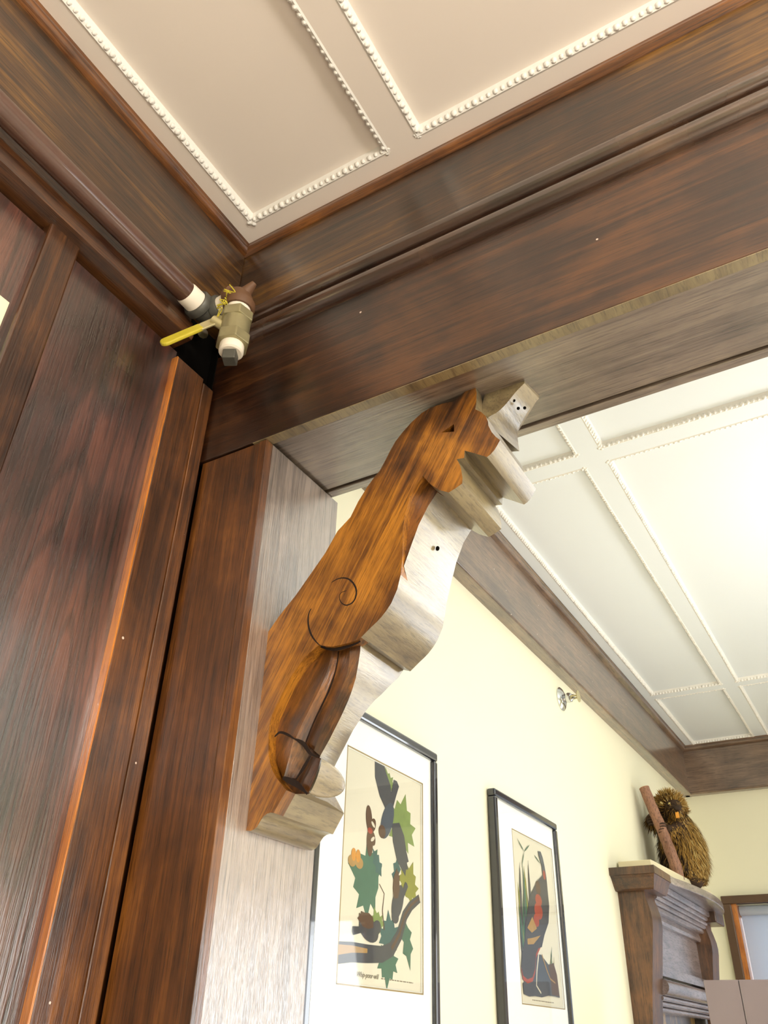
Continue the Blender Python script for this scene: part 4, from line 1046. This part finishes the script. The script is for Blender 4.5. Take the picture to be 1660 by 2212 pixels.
# arms reaching round the branch
sh1 = Vector([(-0.6347, 3.1700, 2.2295)][0]); el1 = Vector([(-0.6524, 3.1250, 2.2046)][0]); hd1 = Vector([(-0.6802, 3.0950, 2.2109)][0])
sh2 = Vector([(-0.7015, 3.2000, 2.2698)][0]); el2 = Vector([(-0.7328, 3.1700, 2.2624)][0]); hd2 = Vector([(-0.7336, 3.1250, 2.2473)][0])
parts.append(tube_vf(lerp_poly([sh1, el1, hd1], 8), [0.036, 0.034, 0.031, 0.028, 0.025, 0.021, 0.018, 0.016], 12))
parts.append(tube_vf(lerp_poly([sh2, el2, hd2], 8), [0.034, 0.032, 0.030, 0.027, 0.024, 0.021, 0.018, 0.016], 12))
# hind feet and tail
ft = Vector((spine[0][0]-0.060, spine[0][1]-0.050, SZ+0.018))
parts.append(ellipsoid_vf(ft, (0.022, 0.045, 0.017), 12, 8))
parts.append(ellipsoid_vf(ft + Vector((0.080, 0.0, 0)), (0.022, 0.045, 0.017), 12, 8))
parts.append(tube_vf([low+Vector((0.0, 0.05, 0.03)), low+Vector((0.03, 0.12, 0.022))], [0.035, 0.018], 12))
v, f = join(parts)
bod = mk('body', v, f, M_skin, pc)
rm = bod.modifiers.new('remesh', 'REMESH'); rm.mode = 'VOXEL'; rm.voxel_size = 0.006
sm = bod.modifiers.new('smooth', 'SMOOTH'); sm.iterations = 6
bpy.context.view_layer.update()
ev = bod.evaluated_get(bpy.context.evaluated_depsgraph_get())
me = bpy.data.meshes.new_from_object(ev)
bod.modifiers.clear(); bod.data = me
for p in me.polygons: p.use_smooth = True
off = wloc(pc)
rf = random.Random(11)
pal = {'dark_fur': ([], []), 'golden_fur': ([], []), 'pale_fur': ([], [])}
polys = list(me.polygons)
cum = []; tot = 0
for p in polys: tot += p.area; cum.append(tot)
import bisect
armz = [hd1, hd2]
for _ in range(11000):
    p = polys[bisect.bisect(cum, rf.uniform(0, tot*0.99999))]
    vs = [Vector(me.vertices[i].co) for i in p.vertices]
    a, b = rf.random(), rf.random()
    c = vs[0].lerp(vs[1], a).lerp(vs[-1].lerp(vs[min(2, len(vs)-1)], a), b)
    w = c + off; n = p.normal.copy()
    if (w-hd1).length < 0.022 or (w-hd2).length < 0.022 or (w-muz).length < 0.008: continue
    head = (w-headc).length < 0.062
    d = (n*(0.75 if head else 0.42) + Vector((0, 0, -0.15 if head else -1.0)) + Vector((rf.uniform(-.3, .3), rf.uniform(-.3, .3), rf.uniform(-.2, .2)))).normalized()
    L = rf.uniform(0.010, 0.026) if head else rf.uniform(0.020, 0.048)
    if w.z < SZ + 0.05: L *= 0.7
    if (w-hd1).length < 0.05 or (w-hd2).length < 0.05 or (w-muz).length < 0.045: L *= 0.45
    tip = c + d*L
    if (tip+off).z < SZ + 0.001: tip.z = SZ + 0.001 - off.z
    s = d.cross(n)
    if s.length < 1e-4: continue
    s = s.normalized()*rf.uniform(0.0009, 0.0019)
    side = (w.x - spine[2][0])/0.08          # + towards the room
    g = rf.random() + 0.35*side + (0.40 if head and w.z > headc.z - 0.01 else 0) - (0.45 if (n.y < -0.5 and n.x < 0.35 and not head) else 0)
    key = 'dark_fur' if g < 0.24 else ('pale_fur' if g > 1.02 else 'golden_fur')
    if (w-hd1).length < 0.075 or (w-hd2).length < 0.06: key = 'golden_fur' if rf.random() < 0.75 else 'dark_fur'
    V, F = pal[key]; k = len(V)
    V += [c - n*0.002 - s + off, c - n*0.002 + s + off, (c+tip)/2 + n*0.002 + s*0.8 + off, (c+tip)/2 + n*0.002 - s*0.8 + off, tip + off]
    F += [(k, k+1, k+2, k+3), (k+3, k+2, k+4)]
for key, mt_ in (('dark_fur', M_fur_d), ('golden_fur', M_fur_g), ('pale_fur', M_fur_l)):
    V, F = pal[key]
    o = mk(key, V, F, mt_, pc); o['kind'] = 'stuff'
# face
e1 = Vector([(-0.6605, 3.1600, 2.3044)][0]); 
v, f = ellipsoid_vf(Vector([(-0.6604, 3.1450, 2.3023)][0]), (0.008, 0.007, 0.008), 12, 8); mk('eye', v, f, M_eye, pc, smooth=True)
v, f = ellipsoid_vf(Vector([(-0.6908, 3.1520, 2.3110)][0]), (0.007, 0.007, 0.007), 12, 8); mk('eye', v, f, M_eye, pc, smooth=True)
v, f = ellipsoid_vf(Vector([(-0.6291, 3.1150, 2.2794)][0]), (0.014, 0.010, 0.010), 12, 8); mk('nose', v, f, M_fur_d, pc, smooth=True)
tt = []
for q in [(-0.6363, 3.1120, 2.2568), (-0.6306, 3.1120, 2.2570)]:
    q = Vector(q)
    tt.append(box_vf(q.x-0.003, q.x+0.003, q.y-0.003, q.y+0.003, q.z-0.011, q.z+0.009))
v, f = join(tt); mk('incisors', v, f, M_tooth, pc, bevel=0.001)
# fingers curled round the branch
for hd, sgn in ((hd1, 1), (hd2, -1)):
    for k in range(4):
        zz = 0.014 - 0.009*k
        b0_ = hd + Vector((0.006*sgn, -0.002, zz))
        tube('claw', lerp_poly([b0_, b0_ + Vector((-0.008*sgn, -0.016, 0.0)), b0_ + Vector((-0.022*sgn, -0.018, -0.003)), b0_ + Vector((-0.028*sgn, -0.008, -0.006))], 8), [0.0045, 0.0044, 0.0042, 0.004, 0.0036, 0.003, 0.0022, 0.001], M_skin, pc, 8)

BRP = [(-0.7303, 3.0900, 2.3564), (-0.7212, 3.0900, 2.3196), (-0.7121, 3.0900, 2.2842), (-0.7020, 3.0900, 2.2493), (-0.6925, 3.0900, 2.2149), (-0.6842, 3.0900, 2.1793), (-0.6760, 3.0900, 2.1442), (-0.6680, 3.0900, 2.1097), (-0.6627, 3.0900, 2.0833), (-0.6603, 3.0900, 2.0629), (-0.6610, 3.0900, 2.0410)]
BRP = lerp_poly(BRP, 26)
brn = root('clasped_branch', tuple(BRP[-1]), 'leaning peeled branch with a sawn top, held by the stuffed porcupine', 'branch')
tube('branch_stem', [tuple(Vector(p)) for p in BRP], [0.0185 - 0.0006*math.sin(i*1.7) + 0.001*(i/25) for i in range(26)], M_bark, brn, 18)
d0 = (Vector(BRP[0])-Vector(BRP[1])).normalized()
tube('sawn_end', [Vector(BRP[0]) + d0*0.0001, Vector(BRP[0]) + d0*0.0012], 0.0178, M_cut, brn, 18)


# ================================================================== MAUVE DISPLAY BOARD (lower right)
db = root('display_board', (0.1, 2.6, 0), 'mauve panelled display board standing in front of the window', 'board')
DY = 2.60
bx0 = [(-0.5342, 2.6000, 1.7133)][0]
box('board_panel', bx0[0], bx0[0]+0.089, DY, DY+0.02, 0.3, bx0[2], M_mauve, db, bevel=0.002)
box('board_panel', bx0[0]+0.0905, bx0[0]+0.62, DY-0.002, DY+0.018, 0.3, bx0[2], M_mauve, db, bevel=0.002)
for xx in (bx0[0]+0.02, bx0[0]+0.56):
    box('foot', xx, xx+0.04, DY-0.15, DY+0.17, 0.0, 0.03, M_black, db, bevel=0.003)
    box('post', xx+0.005, xx+0.035, DY+0.019, DY+0.04, 0.03, 1.2, M_black, db)
